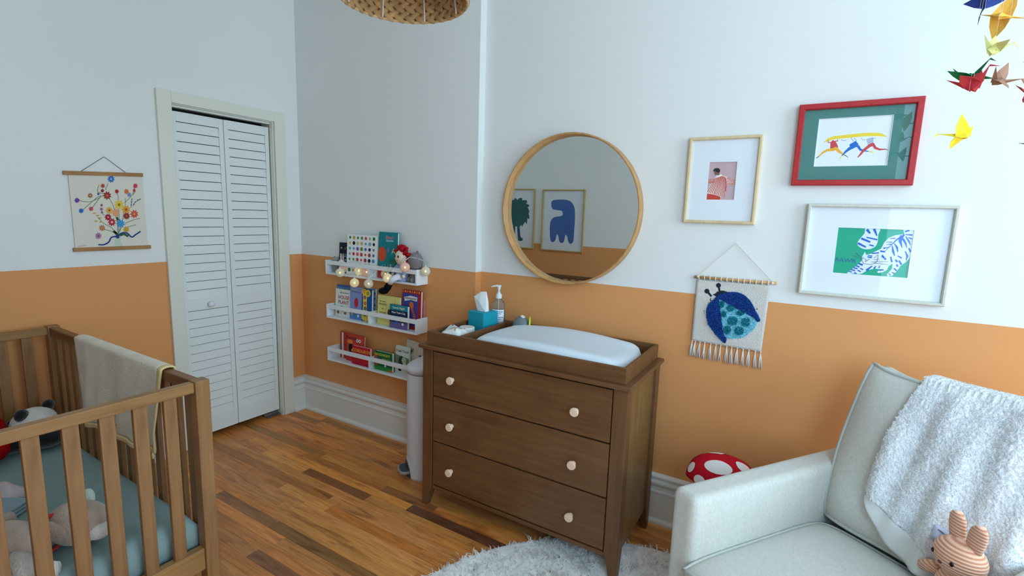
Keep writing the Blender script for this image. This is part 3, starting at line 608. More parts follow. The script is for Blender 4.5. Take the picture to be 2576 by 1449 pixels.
# mattress with teal fitted sheet
M_SH = mat('teal_sheet', (138, 160, 158), .85, .1, var=.05, vscale=9, bump=.25, bscale=16)
def mtop(u, v):
    a = abs(u*2-1); c = abs(v*2-1); e = max(0, (a-.93)/.07); g = max(0, (c-.88)/.12)
    return 1-(1-math.sqrt(max(0, 1-min(1, e)**2)))-(1-math.sqrt(max(0, 1-min(1, g)**2)))
mx0, mx1, my0, my1 = -3.050, -1.800, .084, .846
m = MB(); nu, nv = 70, 40
pts = lambda u, v: (mx0+(mx1-mx0)*u, my0+(my1-my0)*v, .345+.042*max(0, mtop(u, v))+.003*math.sin(9*u)*math.sin(7*v)+.006*math.exp(-((u-.97)/.04)**2)*math.sin(26*v))
m.grid(pts, nu, nv)
rim = [pts(i/nu, 0) for i in range(nu+1)]+[pts(1, j/nv) for j in range(1, nv+1)]+[pts(i/nu, 1) for i in range(nu-1, -1, -1)]+[pts(0, j/nv) for j in range(nv-1, 0, -1)]
k_ = len(rim); low = [(x+.004*math.sin(31*y), y, .2475) for x, y, z in rim]
m.add(rim+low, [(i, (i+1) % k_, k_+(i+1) % k_, k_+i) for i in range(k_)]); m.add(low, [tuple(range(k_))])
o = m.build('crib_mattress', M_SH, smooth=True); tag(o, 'crib mattress in a muted teal fitted sheet', 'mattress')
MT = .388
# blanket over the long rail
bl = thing('draped_blanket', 'cream baby blanket with yellow satin edge draped over the crib rail', 'blanket', (0, 0, 0))
bx0, bx1 = -2.735, -1.968
def drape(u, v):
    """u along the rail, v from the outer hem over the rail to the inner hem"""
    x = bx0+(bx1-bx0)*u; yi, yo, zt = CY1-.047, CY1-.006, .904
    inner = .345-.03*math.sin(math.pi*u)+.03*(1-u); outer = .16
    L = outer+.05+inner; s_ = v*L
    fold = .014*math.sin(14*u+1.2)+.008*math.sin(29*u)
    if s_ < outer: d = outer-s_; p = (x, yo+.006+abs(fold)*.5*d/.2, zt-.006-d)
    elif s_ < outer+.05: t = (s_-outer)/.05*math.pi; p = (x, (yi+yo)/2+((yo-yi)/2+.006)*math.cos(t), zt-.006+.012*math.sin(t))
    else:
        d = s_-outer-.05; k = min(1, d/.25)
        p = (x-.10*(1-u)*0+(.05*k*(1-2*u) if u > .5 else .10*k*(.5-u)), yi-.006-.010*k+fold*k-.012*k, zt-.006-d)
    return p
def part_grid(u0, u1, v0, v1, nu, nv): m = MB(); m.grid(lambda u, v: drape(u0+(u1-u0)*u, v0+(v1-v0)*v), nu, nv); return m
M_BL = mat('cream_plush', (220, 206, 184), .95, .05, var=.08, vscale=14, bump=.5, bscale=160, sheen=.4)
M_BY = mat('yellow_satin_edge', (224, 200, 146), .6, .2, var=.06, vscale=20)
part_grid(0, .965, .03, .965, 60, 60).build('cloth', M_BL, bl, smooth=True, solid=.006)
part_grid(.965, 1, .03, .965, 4, 60).build('satin_edge', M_BY, bl, smooth=True, solid=.007)
part_grid(0, 1, .965, 1, 60, 4).build('satin_edge', M_BY, bl, smooth=True, solid=.007)
part_grid(0, 1, 0, .03, 60, 4).build('satin_edge', M_BY, bl, smooth=True, solid=.007)

# soft toys in the crib
def fuzz(name, col, **k): return mat(name, col, .95, .05, var=.10, vscale=40, bump=.6, bscale=140, sheen=.5, **k)
M_PW, M_PB = fuzz('plush_white', (226, 222, 212)), fuzz('plush_black', (26, 25, 27))
pn = thing('plush_panda', 'black and white plush panda lying in the far corner of the crib', 'plush toy', (-2.905, .720, MT+.006), R(-62))
pn.scale = (.80, .80, .80)
MB().ell((0, 0, .135), (.105, .095, .088), 24, 16, f=lambda d: 1+.10*max(0, -d.y)**2).build('head', M_PW, pn, smooth=True)
for sx in (-1, 1): MB().ell((sx*.075, .01, .212), (.036, .022, .034), 14, 10).build('ear', M_PB, pn, smooth=True)
for sx in (-1, 1): MB().ell((sx*.042, -.086, .150), (.025, .014, .021), 12, 8).build('eye_patch', M_PB, pn, smooth=True)
MB().ell((0, -.108, .118), (.018, .010, .012), 10, 8).build('nose', M_PB, pn, smooth=True)
MB().ell((.0, .06, .062), (.105, .10, .062), 20, 12).build('body', M_PB, pn, smooth=True)
for sx in (-1, 1): MB().tube([(sx*.08, .03, .06), (sx*.115, -.03, .045), (sx*.125, -.085, .036)], [.04, .038, .034], 12).build('paw', M_PB, pn, smooth=True)
rp = thing('plush_red', 'fuzzy bright red plush toy lying beside the panda', 'plush toy', (-2.86, .545, MT+.006), R(-40))
rp.scale = (.92, .92, .92)
M_PR = mat('plush_red', (168, 12, 20), .95, .05, var=.1, vscale=40, bump=.6, bscale=140)
MB().ell((0, 0, .155), (.088, .075, .075), 20, 14).build('head', M_PR, rp, smooth=True)
MB().ell((0, .01, .065), (.085, .075, .064), 20, 12).build('body', M_PR, rp, smooth=True)
for sx in (-1, 1):
    MB().tube([(sx*.07, 0, .10), (sx*.12, -.04, .07), (sx*.135, -.09, .04)], [.032, .03, .03], 12).build('arm', M_PR, rp, smooth=True)
    MB().tube([(sx*.04, -.02, .05), (sx*.06, -.10, .038), (sx*.065, -.15, .036)], [.036, .034, .034], 12).build('leg', M_PR, rp, smooth=True)
for sx in (-1, 1): MB().ell((sx*.026, -.01, .226), (.024, .022, .022), 12, 8).build('white_tuft', M_PW, rp, smooth=True)
# folded cloth and small blue pouch
def crumple(name, loc, rz, sx, sy, h, m_, label, cat, seed):
    ph = seed
    def f(u, v):
        a = u*2-1; c = v*2-1
        z = h*(1-abs(a)**3)*(1-abs(c)**3)*(1+.28*math.sin(7*u+ph)*math.cos(5*v+ph*2)+.15*math.sin(15*u*v+ph))
        return (a*sx*(1+.06*math.sin(6*v+ph)), c*sy*(1+.06*math.sin(5*u+ph)), .003+max(0, z))
    g = MB(); g.grid(f, 30, 30); o = g.build(name, m_, loc=loc, rot=(0, 0, rz), smooth=True, solid=.003); return tag(o, label, cat)
crumple('crumpled_cloth', (-2.53, .485, MT+.004), R(20), .13, .06, .055, mat('pink_grey_cloth', (196, 184, 186), .9, .05, var=.08, vscale=20), 'crumpled pale pink-grey cloth lying on the crib sheet', 'cloth', 1.3)
pq = thing('folded_washcloth', 'folded pale blue washcloth in front of the crumpled cloth', 'washcloth', (-2.345, .470, MT+.004), R(35))
for i in range(3): MB().box(-.06+.003*i, .06-.002*i, -.055+.002*i, .055, .012*i, .012*i+.011).build('fold', mat('pale_blue_terry', (150, 172, 184), .95, .05, bump=.4, bscale=200), pq, bevel=.005, seg=3)
# beige dog plush
dg = thing('plush_dog', 'beige plush dog with white ear and red collar near the crib front', 'plush toy', (-1.955, .470, MT+.004), R(38))
M_BG, M_BW, M_BK = fuzz('plush_beige', (190, 168, 150)), fuzz('plush_cream', (226, 220, 208)), mat('button_black', (18, 16, 16), .3)
MB().ell((.06, .06, .075), (.085, .068, .070), 20, 14, f=lambda d: 1+.18*max(0, d.x)**3).build('head', M_BG, dg, smooth=True)
MB().ell((.13, .045, .058), (.040, .036, .032), 14, 10).build('muzzle', M_BW, dg, smooth=True)
MB().ell((.168, .045, .066), (.010, .012, .009), 10, 8).build('nose', M_BK, dg, smooth=True)
MB().ell((.045, .122, .105), (.030, .014, .045), 12, 10, mtx=Matrix.Rotation(R(-30), 4, 'X')).build('ear', fuzz('plush_mint', (206, 222, 206)), dg, smooth=True)
MB().ell((.040, -.006, .085), (.032, .012, .05), 12, 10, mtx=Matrix.Rotation(R(20), 4, 'X')).build('ear', M_BG, dg, smooth=True)
for yy in (.022, .085): MB().ell((.118, yy, .098), (.006, .006, .006), 8, 6).build('eye', M_BK, dg, smooth=True)
MB().ell((-.12, -.02, .060), (.135, .085, .060), 22, 14, f=lambda d: 1+.05*math.sin(8*d.x)).build('body', M_BG, dg, smooth=True)
MB().tube([(.012+.052*math.cos(a)*.25, .02+.055*math.cos(a), .066+.058*math.sin(a)) for a in [2*math.pi*i/20 for i in range(20)]], .006, 8, closed=True).build('collar', mat('red_collar', (196, 60, 56), .7), dg, smooth=True)
for p_ in (((-.03, .05, .04), (.03, .13, .03), (.06, .16, .028)), ((-.02, -.08, .04), (.06, -.11, .03), (.11, -.11, .028)), ((-.2, .04, .05), (-.24, .12, .03), (-.22, .17, .028)), ((-.2, -.06, .05), (-.25, -.12, .032), (-.22, -.16, .03))): MB().tube(p_, [.038, .032, .028], 12).build('paw', M_BG if p_[0][0] < -.1 else M_BW, dg, smooth=True)
MB().tube([(-.25, -.01, .06), (-.30, .02, .07), (-.33, .05, .06)], [.018, .016, .012], 10).build('tail', M_BG, dg, smooth=True)

# ================================================================ ARMCHAIR (local x across the seat, y to the back)
ch = thing('armchair', 'light grey-cream upholstered armchair with loose seat and back cushions', 'armchair', (-.222, 1.520, 0), R(-35))
M_UP = mat('oatmeal_linen', (212, 211, 203), .92, .1, var=.07, vscale=120, bump=.35, bscale=420, sheen=.25)
M_PIPE = mat('oatmeal_piping', (196, 200, 194), .92, .1, bump=.3, bscale=400)
SW = .53                                   # seat width
def soft_box(x0, x1, y0, y1, z0, z1, r, n=7):
    """box with large rounded edges (superellipsoid-like shell)"""
    m = MB(); cx, cy, cz = (x0+x1)/2, (y0+y1)/2, (z0+z1)/2; hx, hy, hz = (x1-x0)/2, (y1-y0)/2, (z1-z0)/2
    def pt(d):
        q = Vector((d[0]*hx, d[1]*hy, d[2]*hz)); c = Vector((max(-hx+r, min(hx-r, q.x)), max(-hy+r, min(hy-r, q.y)), max(-hz+r, min(hz-r, q.z))))
        e = q-c
        if e.length > 1e-9: e = e.normalized()*r
        return Vector((cx, cy, cz))+c+e
    ks = lambda h: sorted(set([-1, -1+.35*r/h, -1+.7*r/h, -1+r/h, 1-r/h, 1-.7*r/h, 1-.35*r/h, 1]+[(-1+r/h)+(2-2*r/h)*i/n for i in range(1, n)]))
    kx, ky, kz = ks(hx), ks(hy), ks(hz)
    for ax, A, B in ((2, kx, ky), (0, ky, kz), (1, kx, kz)):
        for sg in (-1, 1):
            def g(a, b_):
                return pt((a, b_, sg)) if ax == 2 else (pt((sg, a, b_)) if ax == 0 else pt((a, sg, b_)))
            vs = [g(a, b_) for a in A for b_ in B]; w = len(B)
            m.add(vs, [(i*w+j, (i+1)*w+j, (i+1)*w+j+1, i*w+j+1) for i in range(len(A)-1) for j in range(len(B)-1)])
    return m
soft_box(-.105, -.004, .000, .86, .06, .640, .026).build('arm', M_UP, ch, smooth=True)
soft_box(SW+.004, SW+.105, .000, .86, .06, .640, .026).build('arm', M_UP, ch, smooth=True)
soft_box(-.004, SW+.004, .030, .80, .07, .300, .02).build('seat_base', M_UP, ch, smooth=True)
soft_box(-.003, SW+.003, .745, .86, .06, .74, .035).build('back_frame', M_UP, ch, smooth=True)
MB().lathe([(.20, 0), (.20, .012), (.05, .022), (.04, .065)], 28).build('swivel_base', mat('dark_base', (48, 44, 42), .5), ch, loc=(SW/2, .43, 0))
# seat cushion: crowned box with piping
def cushion_xy(x0, x1, y0, y1, zl, zh, crown, nu=26, nv=26):
    def shell(u, v, top):
        a = u*2-1; c = v*2-1; e = 1-(abs(a)**6)*.5-(abs(c)**6)*.5
        z = (zl+zh)/2+(1 if top else -1)*((zh-zl)/2*(.55+.45*e)+crown*(1-a*a)*(1-c*c)*(1 if top else .2))
        bulge = .010
        return (x0+(x1-x0)*u+0*bulge, y0+(y1-y0)*v-.012*(1-a*a)*(1 if v < .02 else 0), z)
    return shell
sh = cushion_xy(.002, SW-.002, -.030, .62, .305, .452, .022)
m = MB(); m.grid(lambda u, v: sh(u, v, True), 26, 26); m.grid(lambda u, v: sh(u, v, False), 26, 26)
def rimpts(f, top, n=26): return [f(i/n, 0, top) for i in range(n)]+[f(1, j/n, top) for j in range(n)]+[f(1-i/n, 1, top) for i in range(n)]+[f(0, 1-j/n, top) for j in range(n)]
rt_, rb_ = rimpts(sh, True), rimpts(sh, False); k_ = len(rt_)
m.add(rt_+rb_, [(i, (i+1) % k_, k_+(i+1) % k_, k_+i) for i in range(k_)])
sc_ = m.build('seat_cushion', M_UP, ch, smooth=True)
for r_ in (rt_, rb_): MB().tube(r_, .0055, 6, closed=True).build('piping', M_PIPE, sc_, smooth=True)
# back cushion: leans back; local frame origin at its lower front edge
lean = math.atan2(.15, .53)
BW0, BW1, BH, BTH = -.008, SW+.006, .565, .185
def back_shell(u, v, front):
    """u across, v up; front faces -y"""
    a = u*2-1; c = v*2-1; e = 1-(abs(a)**7)*.5-(abs(c)**7)*.5
    th = BTH*(.5+.10*(1-v))
    puff = (.42+.58*e)*(1+.34*(1-a*a)*(1-c*c))
    x = BW0+(BW1-BW0)*u; h = BH*v
    # the corners stay up, the top edge sags slightly and the side edge wanders
    h += -.014*math.sin(math.pi*u)*v+.012*math.exp(-((abs(a)-1)/.16)**2-((v-1)/.10)**2); x += .006*math.sin(7*v+1)*(1 if a < 0 else -1)*abs(a)
    d = BTH*.5+(-1 if front else 1)*th*puff
    y = .600+h*math.sin(lean)+d*math.cos(lean); z = .436+h*math.cos(lean)-d*math.sin(lean)+.10*math.sin(lean)
    wr = .005*math.sin(11*u+4*v)*math.sin(6*v+2*u)+.007*math.exp(-((u-.22-.25*(1-v))/.05)**2)*math.sin(9*v+1)*(1-abs(a)**4)*(1-abs(c)**4) if front else 0
    return (x, y-wr, z)
m = MB(); m.grid(lambda u, v: back_shell(u, v, True), 34, 34); m.grid(lambda u, v: back_shell(u, v, False), 34, 34)
rt_, rb_ = rimpts(back_shell, True, 34), rimpts(back_shell, False, 34); k_ = len(rt_)
m.add(rt_+rb_, [(i, (i+1) % k_, k_+(i+1) % k_, k_+i) for i in range(k_)])
bc_ = m.build('back_cushion', M_UP, ch, smooth=True)
for r_ in (rt_, rb_): MB().tube(r_, .0065, 6, closed=True).build('piping', M_PIPE, bc_, smooth=True)

# ---- fluffy throw over the back cushion (same local frame)
def fur_blades(P, N, n, length, width, lean_v, rs, flat=0.0):
    """short tapering blades rooted at P with normals N"""
    k = len(P); ang = rs.uniform(0, 2*np.pi, k); t1 = np.cross(N, np.array([.3, .5, .8])); t1 /= np.linalg.norm(t1, axis=1)[:, None]+1e-9
    t2 = np.cross(N, t1); side = np.cos(ang)[:, None]*t1+np.sin(ang)[:, None]*t2
    an2 = rs.uniform(0, 2*np.pi, k); ld = np.cos(an2)[:, None]*t1+np.sin(an2)[:, None]*t2
    L = length*rs.uniform(.6, 1.25, k)[:, None]; w = width*rs.uniform(.7, 1.2, k)[:, None]
    le = rs.uniform(.3, 1.0, k)[:, None]
    tip = P+N*L*(1-.35*le)*(1-flat)+ld*L*(.75*le+flat*.5)+np.array(lean_v)*L
    mid = P+N*L*.6*(1-.6*flat)+ld*L*(.2*le+.3*flat)+np.array(lean_v)*L*.3
    V = np.empty((k, 5, 3)); V[:, 0] = P-side*w*.5; V[:, 1] = P+side*w*.5; V[:, 2] = mid+side*w*.4; V[:, 3] = mid-side*w*.4; V[:, 4] = tip
    base = np.arange(k)[:, None]*5
    q = (base+np.array([[0, 1, 2, 3]])).tolist(); t = (base+np.array([[3, 2, 4]])).tolist()
    global FUR_N
    FUR_N = np.repeat(N, 5, axis=0)
    return V.reshape(-1, 3), q+t
def fur_mat(name, col, tl=.4):
    m = bpy.data.materials.new(name); m.use_nodes = True; nt = m.node_tree; nt.nodes.clear(); o_ = nt.nodes.new('ShaderNodeOutputMaterial')
    d_ = nt.nodes.new('ShaderNodeBsdfDiffuse'); t_ = nt.nodes.new('ShaderNodeBsdfTranslucent'); x_ = nt.nodes.new('ShaderNodeMixShader'); x_.inputs[0].default_value = tl
    for n in (d_, t_): n.inputs['Color'].default_value = (*lin(col), 1)
    nt.links.new(d_.outputs[0], x_.inputs[1]); nt.links.new(t_.outputs[0], x_.inputs[2]); nt.links.new(x_.outputs[0], o_.inputs[0]); return m
def np_mesh(name, V, F, m_, parent, N=None):
    me = bpy.data.meshes.new(name); me.from_pydata(V.tolist(), [], F); me.materials.append(m_); me.polygons.foreach_set('use_smooth', [True]*len(me.polygons)); me.update()
    if N is not None: me.normals_split_custom_set_from_vertices(N.tolist())
    o = bpy.data.objects.new(name, me); COL.objects.link(o)
    if parent: o.parent = parent
    return o
def scatter(fn, n, rs, eps=1e-3):
    U = rs.uniform(0, 1, (n, 2)); P = np.array([fn(u, v) for u, v in U]); Pu = np.array([fn(min(1, u+eps), v) if u+eps <= 1 else fn(u-eps, v) for u, v in U]); Pv = np.array([fn(u, min(1, v+eps)) if v+eps <= 1 else fn(u, v-eps) for u, v in U])
    du = (Pu-P)*np.where(U[:, :1]+eps <= 1, 1, -1); dv = (Pv-P)*np.where(U[:, 1:]+eps <= 1, 1, -1)
    N = np.cross(du, dv); N /= np.linalg.norm(N, axis=1)[:, None]+1e-12; return P, N, U
th = thing('fluffy_throw', 'white fluffy throw blanket hanging over the armchair back cushion', 'throw blanket', (-.222, 1.520, 0), R(-35))
lift = .010
def throw(u, v, off=0.0):
    """u across the chair, v from the front hem up over the top and down behind"""
    ua = .335+.64*u if False else .33+.70*u
    uf = .33
    # front hem is slanted: the left edge hangs short, the right edge long
    hem = .30-.30*u**.8
    Lf = 1-hem; s_ = v*(Lf+.16+.35)
    k = 0
    swing = .055*(1-u)*max(0, 1-(s_)/Lf) if s_ < Lf else 0
    ub = min(1.12, ua-swing*.9)
    fold = (.012*math.sin(15*u+5*v)+.008*math.sin(31*u-3*v))*min(1, max(0, 1-s_/max(Lf, .01)+.25))
    def bs(uu, vv, fr):
        uc = min(1, max(0, uu)); p = Vector(back_shell(uc, vv, fr))
        if uu > 1: p.x += (uu-1)*(BW1-BW0)
        return p
    nrm = Vector((0, -math.cos(lean), math.sin(lean)))
    if s_ <= Lf: p = bs(ub, hem+s_, True)+nrm*(lift+off+fold+.004)
    elif s_ <= Lf+.16:
        t = (s_-Lf)/.16; a = bs(ub, 1, True); c = bs(ub, 1, False); upv = Vector((0, math.sin(lean), math.cos(lean)))
        p = a.lerp(c, t)+upv*(lift+off+.006+.020*math.sin(math.pi*t))+nrm*(lift+off)*(1-2*t)
    else: p = bs(ub, 1-(s_-Lf-.16), False)-nrm*(lift+off+.004)
    return (p.x, p.y, p.z)
M_FUR = fur_mat('white_fleece_fur', (248, 249, 250), .45)
def rough(u, v):
    k = .5+.5*math.sin(41*u+7*math.sin(23*v))*math.sin(57*v+5*math.sin(31*u)); k2 = .5+.5*math.sin(97*u+9*math.sin(61*v))*math.sin(113*v+7*math.sin(71*u))
    return throw(u, v, .004*k+.003*k2)
MB().grid(rough, 150, 190).build('fleece_backing', mat('white_fleece_back', (244, 246, 248), .9, .1, bump=.7, bscale=130), th, smooth=True, solid=.004)
rs = np.random.default_rng(3); Pn, Nn, Uu = scatter(lambda u, v: throw(u, v, .004), 15000, rs)
if (Nn[:, 1].mean() > 0): Nn = -Nn
V, F = fur_blades(Pn, Nn, 0, .009, .0050, (0, 0, -.3), rs, flat=.55)
np_mesh('fur_pile', V, F, M_FUR, th)['kind'] = 'stuff'
# smooth underside turned out along the left hem
def lining(u, v):
    p = Vector(throw(.02+.55*u, .0)); q = Vector((0, -math.sin(lean)*.9, -math.cos(lean)))
    d = .012+.080*math.sin(math.pi*min(1, .04+.80*u))**.9
    return tuple(p+q*d*v+Vector((-.012*v*(1-u), .004*math.sin(9*u+3*v)+.012*v, 0)))
MB().grid(lining, 30, 8).build('smooth_lining', mat('white_sherpa_lining', (226, 228, 226), .85, .1), th, smooth=True, solid=.002)
# sewn care label
def lab(u, v): p = Vector(throw(.50+.13*u, .075+.055*v, .012)); return tuple(p)
MB().grid(lab, 6, 4).build('sewn_label', mat('label_satin_grey', (196, 204, 226), .5), th, smooth=True, solid=.001)
m = MB()
for a_, b_ in (((.52, .118), (.60, .112)), ((.56, .112), (.555, .085)), ((.535, .10), (.58, .092)), ((.545, .085), (.575, .082))):
    p0, p1 = Vector(throw(*a_, .0135)), Vector(throw(*b_, .0135)); m.tube([p0, p1], .0012, 5)
m.build('label_print', mat('label_ink', (90, 92, 110), .6), th)

# ---- corduroy rabbit toy on the seat
rb = thing('plush_rabbit', 'peach corduroy plush rabbit with upright ears sitting on the armchair seat', 'plush toy', (.437, 1.700, .452), R(-60))
def cord():
    m = bpy.data.materials.new('peach_corduroy'); m.use_nodes = True; nt = m.node_tree; bs = nt.nodes['Principled BSDF']; bs.inputs['Roughness'].default_value = .9; bs.inputs['Specular IOR Level'].default_value = .1; bs.inputs['Sheen Weight'].default_value = .4
    tc = nt.nodes.new('ShaderNodeTexCoord'); w = nt.nodes.new('ShaderNodeTexWave'); w.bands_direction = 'Z'; w.inputs['Scale'].default_value = 36; w.inputs['Distortion'].default_value = .25; nt.links.new(tc.outputs['Object'], w.inputs['Vector'])
    r = nt.nodes.new('ShaderNodeValToRGB'); nt.links.new(w.outputs['Fac'], r.inputs['Fac']); r.color_ramp.elements[0].color = (*lin((206, 138, 108)), 1); r.color_ramp.elements[1].color = (*lin((250, 196, 164)), 1); r.color_ramp.elements[0].position = .08; r.color_ramp.elements[1].position = .5
    nt.links.new(r.outputs['Color'], bs.inputs['Base Color']); bp = nt.nodes.new('ShaderNodeBump'); bp.inputs['Strength'].default_value = .7; bp.inputs['Distance'].default_value = .004; nt.links.new(w.outputs['Fac'], bp.inputs['Height']); nt.links.new(bp.outputs['Normal'], bs.inputs['Normal']); return m
M_CORD = cord()
MB().ell((0, 0, .062), (.052, .044, .064), 22, 16).build('body', M_CORD, rb, smooth=True)
MB().ell((0, -.004, .162), (.064, .054, .056), 26, 18, f=lambda d: 1-.10*max(0, d.z)**2).build('head', M_CORD, rb, smooth=True)
for sx in (-1, 1):
    MB().rings([[(sx*(.025+.010*t)+1.18*w_*math.cos(a), .004+.011*math.sin(a), .198+.076*t) for a in [2*math.pi*j/16 for j in range(16)]] for t, w_ in ((0, .018), (.25, .021), (.55, .022), (.8, .020), (.93, .014), (1.0, .005))]).build('ear', M_CORD, rb, smooth=True)
    MB().tube([(sx*.040, -.008, .095), (sx*.072, -.014, .080), (sx*.094, -.018, .068)], [.019, .018, .015], 12).build('arm', M_CORD, rb, smooth=True)
    MB().tube([(sx*.026, -.020, .024), (sx*.036, -.064, .020), (sx*.038, -.088, .020)], [.022, .021, .018], 12).build('leg', M_CORD, rb, smooth=True)
    MB().ell((sx*.030, -.0515, .160), (.0055, .004, .0065), 10, 8).build('eye', M_BK, rb, smooth=True)
MB().ell((0, -.0555, .146), (.0065, .004, .004), 10, 8).build('nose', mat('nose_brown', (96, 60, 52), .6), rb, smooth=True)
MB().ell((0, .046, .030), (.016, .016, .016), 12, 8).build('tail', M_CORD, rb, smooth=True)

# ---- red spotted mushroom cushion behind the arm
mu = thing('mushroom_cushion', 'red toadstool cushion with white spots wedged behind the armchair arm', 'cushion', (-.222, 2.140, .32), R(8))
mu.scale = (.86, .86, .92)
M_MR, M_MW = mat('toadstool_red', (196, 22, 40), .8, .15), mat('toadstool_white', (240, 236, 234), .8, .15)
capf = lambda d: 1
def cap_pt(a, t): # t 0 at crown, 1 at brim
    r = math.sin(t*math.pi/2)**.8; z = math.cos(t*math.pi/2)
    return Vector((.165*r*math.cos(a), .105*r*math.sin(a), .105+.120*z))
m = MB(); m.grid(lambda u, v: tuple(cap_pt(2*math.pi*u, v)), 36, 12); m.grid(lambda u, v: (lambda p: (p.x*(1-v), p.y*(1-v), .105-.02*math.sin(v*3.14)))(cap_pt(2*math.pi*u, 1)), 36, 4); m.build('cap', M_MR, mu, smooth=True)
for a0, t0, ra in ((R(200), .72, .030), (R(258), .42, .042), (R(300), .68, .036), (R(330), .36, .034), (R(232), .90, .026), (R(275), .90, .034), (R(345), .85, .036), (R(90), .5, .05), (R(150), .6, .04), (R(40), .6, .04), (R(120), .2, .03)):
    c_ = cap_pt(a0, t0); rx = max(.03, math.hypot(c_.x, c_.y))
    def sp(u, v):
        f = 2*math.pi*u; q = cap_pt(a0+ra*v*math.cos(f)/rx, max(.02, min(.99, t0+ra*.75*v*math.sin(f)/.16)))
        n_ = Vector((q.x/.165**2, q.y/.105**2, (q.z-.105)/.12**2)).normalized(); return tuple(q+n_*.0016)
    MB().grid(sp, 20, 5).build('spot', M_MW, mu, smooth=True)
MB().lathe([(.05, -.32), (.062, -.30), (.060, -.10), (.052, .09)], 22).build('stem', M_MW, mu, smooth=True)

# ================================================================ WALL SHELVES
M_SHW = mat('white_shelf_paint', (232, 236, 238), .42, .35)
SX0, SX1, SYF, SYB = -2.785, -1.975, 2.204, YS
SHZ = (1.060, .760, .460)
names = ('top', 'middle', 'bottom')
for z, nm in zip(SHZ, ('highest white book ledge, holding toys and fairy lights', 'middle white book ledge packed with picture books', 'lowest white book ledge, partly hidden behind the pail')):
    sh_ = thing('book_ledge', nm, 'shelf', (0, SYB, z), group='white wall ledges')
    D = SYB-SYF
    MB().box(SX0+.012, SX1-.012, -D, 0, 0, .012).build('ledge_board', M_SHW, sh_, bevel=.001)
    MB().box(SX0+.012, SX1-.012, -.008, 0, .012, .060).build('rear_board', M_SHW, sh_)
    for x in (SX0, -2.386, SX1-.012): MB().box(x, x+.012, -D, 0, 0 if x != -2.386 else .012, .094 if x != -2.386 else .090).build('upright', M_SHW, sh_, bevel=.001)
    for xa, xb in ((SX0+.012, -2.386), (-2.374, SX1-.012)): MB().box(xa, xb, -D, -D+.014, .066, .092).build('front_rail', M_SHW, sh_, bevel=.0015)
INKW = mat('print_white', (240, 240, 236), .6)
def ink(c): return mat('ink_%d_%d_%d' % c, c, .7, .15)
M_PAGES = mat('page_edges', (232, 228, 216), .85, .1)
class Cover(Sheet):
    def __init__(s, w, h): Sheet.__init__(s, 0, 0, w, h, -.0001)
def book(label, x0, x1, y, zb, h, th, col, art=None, texts=(), tilt=0, leanb=3.0, group=None):
    """front cover faces -y; origin at lower left of the front cover"""
    w = x1-x0
    t = thing('book', label, 'book', (x0, y, zb+.0006), group=group, rot=(R(-leanb), R(tilt), 0))
    c = .0022; m_ = ink(col) if isinstance(col, tuple) else col
    MB().box(0, w, 0, c, 0, h).box(0, w, th-c, th, 0, h).box(0, c, c, th-c, 0, h).build('cover', m_, t, bevel=.0008)
    MB().box(c, w-.003, c, th-c, .003, h-.003).build('pages', M_PAGES, t)
    if art:
        s = Cover(w, h); art(s, w, h)
        if s.b.f: s.b.build('cover_print', None, t)
    for (txt, size, u, v, c_) in texts: text_mesh(txt, size, ink(c_), t, lambda a, b_: (u*w+a, -.0012, v*h+b_), name='title', bold=size*.012)
    return t
zt = SHZ[0]+.012; zm = SHZ[1]+.012; zl = SHZ[2]+.012
G1 = 'picture books on the wall ledges'
# ---- highest ledge
def a_star(s, w, h):
    s.back((38, 44, 62))
    for u, v, c in ((.2, .82, (220, 210, 170)), (.55, .80, (150, 140, 60)), (.75, .84, (200, 160, 70)), (.3, .30, (240, 240, 230)), (.55, .33, (230, 190, 120)), (.75, .22, (230, 150, 140))): s.poly(circle((u*w, v*h), .006, 10), c)
book('small navy board book with STAR in coloured letters', -2.738, -2.636, 2.276, zt, .200, .016, (38, 44, 62), a_star, (('S', .040, .17, .55, (232, 204, 90)), ('T', .040, .38, .55, (120, 190, 110)), ('A', .040, .60, .55, (90, 160, 210)), ('R', .040, .82, .55, (210, 120, 110))), group=G1)
DOTC = [(36, 120, 66), (196, 168, 84), (56, 130, 60), (96, 142, 84), (196, 84, 76), (150, 186, 130), (40, 110, 56), (222, 184, 70), (24, 24, 26), (206, 190, 140), (198, 172, 96), (90, 150, 190), (120, 176, 200), (50, 54, 60), (80, 160, 190), (120, 150, 190), (110, 100, 170), (110, 130, 60), (50, 120, 200), (50, 60, 70), (120, 130, 170), (140, 156, 166), (190, 60, 64), (212, 100, 96), (186, 70, 66), (196, 76, 70), (182, 72, 70), (64, 120, 170), (86, 130, 60), (110, 150, 70), (190, 80, 80), (206, 66, 78), (160, 70, 90), (40, 44, 46), (90, 140, 180), (36, 40, 44), (50, 70, 90), (196, 180, 90), (190, 80, 110), (130, 120, 180), (30, 90, 60), (60, 130, 70)]
def a_dots(s, w, h):
    s.back((236, 238, 236)); rr = random.Random(4)
    for i in range(7):
        for j in range(7): s.poly(circle((w*(.10+.133*i), h*(.92-.135*j)), rr.uniform(.008, .0135), 12), DOTC[(j*7+i) % len(DOTC)])
book('square white book covered in rows of coloured painted dots', -2.627, -2.352, 2.244, zt, .262, .012, (236, 238, 236), a_dots, leanb=3.5, group=G1)
def a_teal(s, w, h):
    s.back((34, 128, 136)); s.poly([(0, 0), (w*.62, 0), (w*.50, h*.16), (w*.34, h*.24), (0, h*.20)], (206, 66, 50)); s.poly(circle((w*.20, h*.52), .034, 20, .046), (210, 84, 48)); s.poly(circle((w*.72, h*.18), .018, 12), (60, 90, 70)); s.poly([(w*.58, h*.34), (w*.98, h*.30), (w*.98, h*.42), (w*.60, h*.44)], (40, 110, 90))
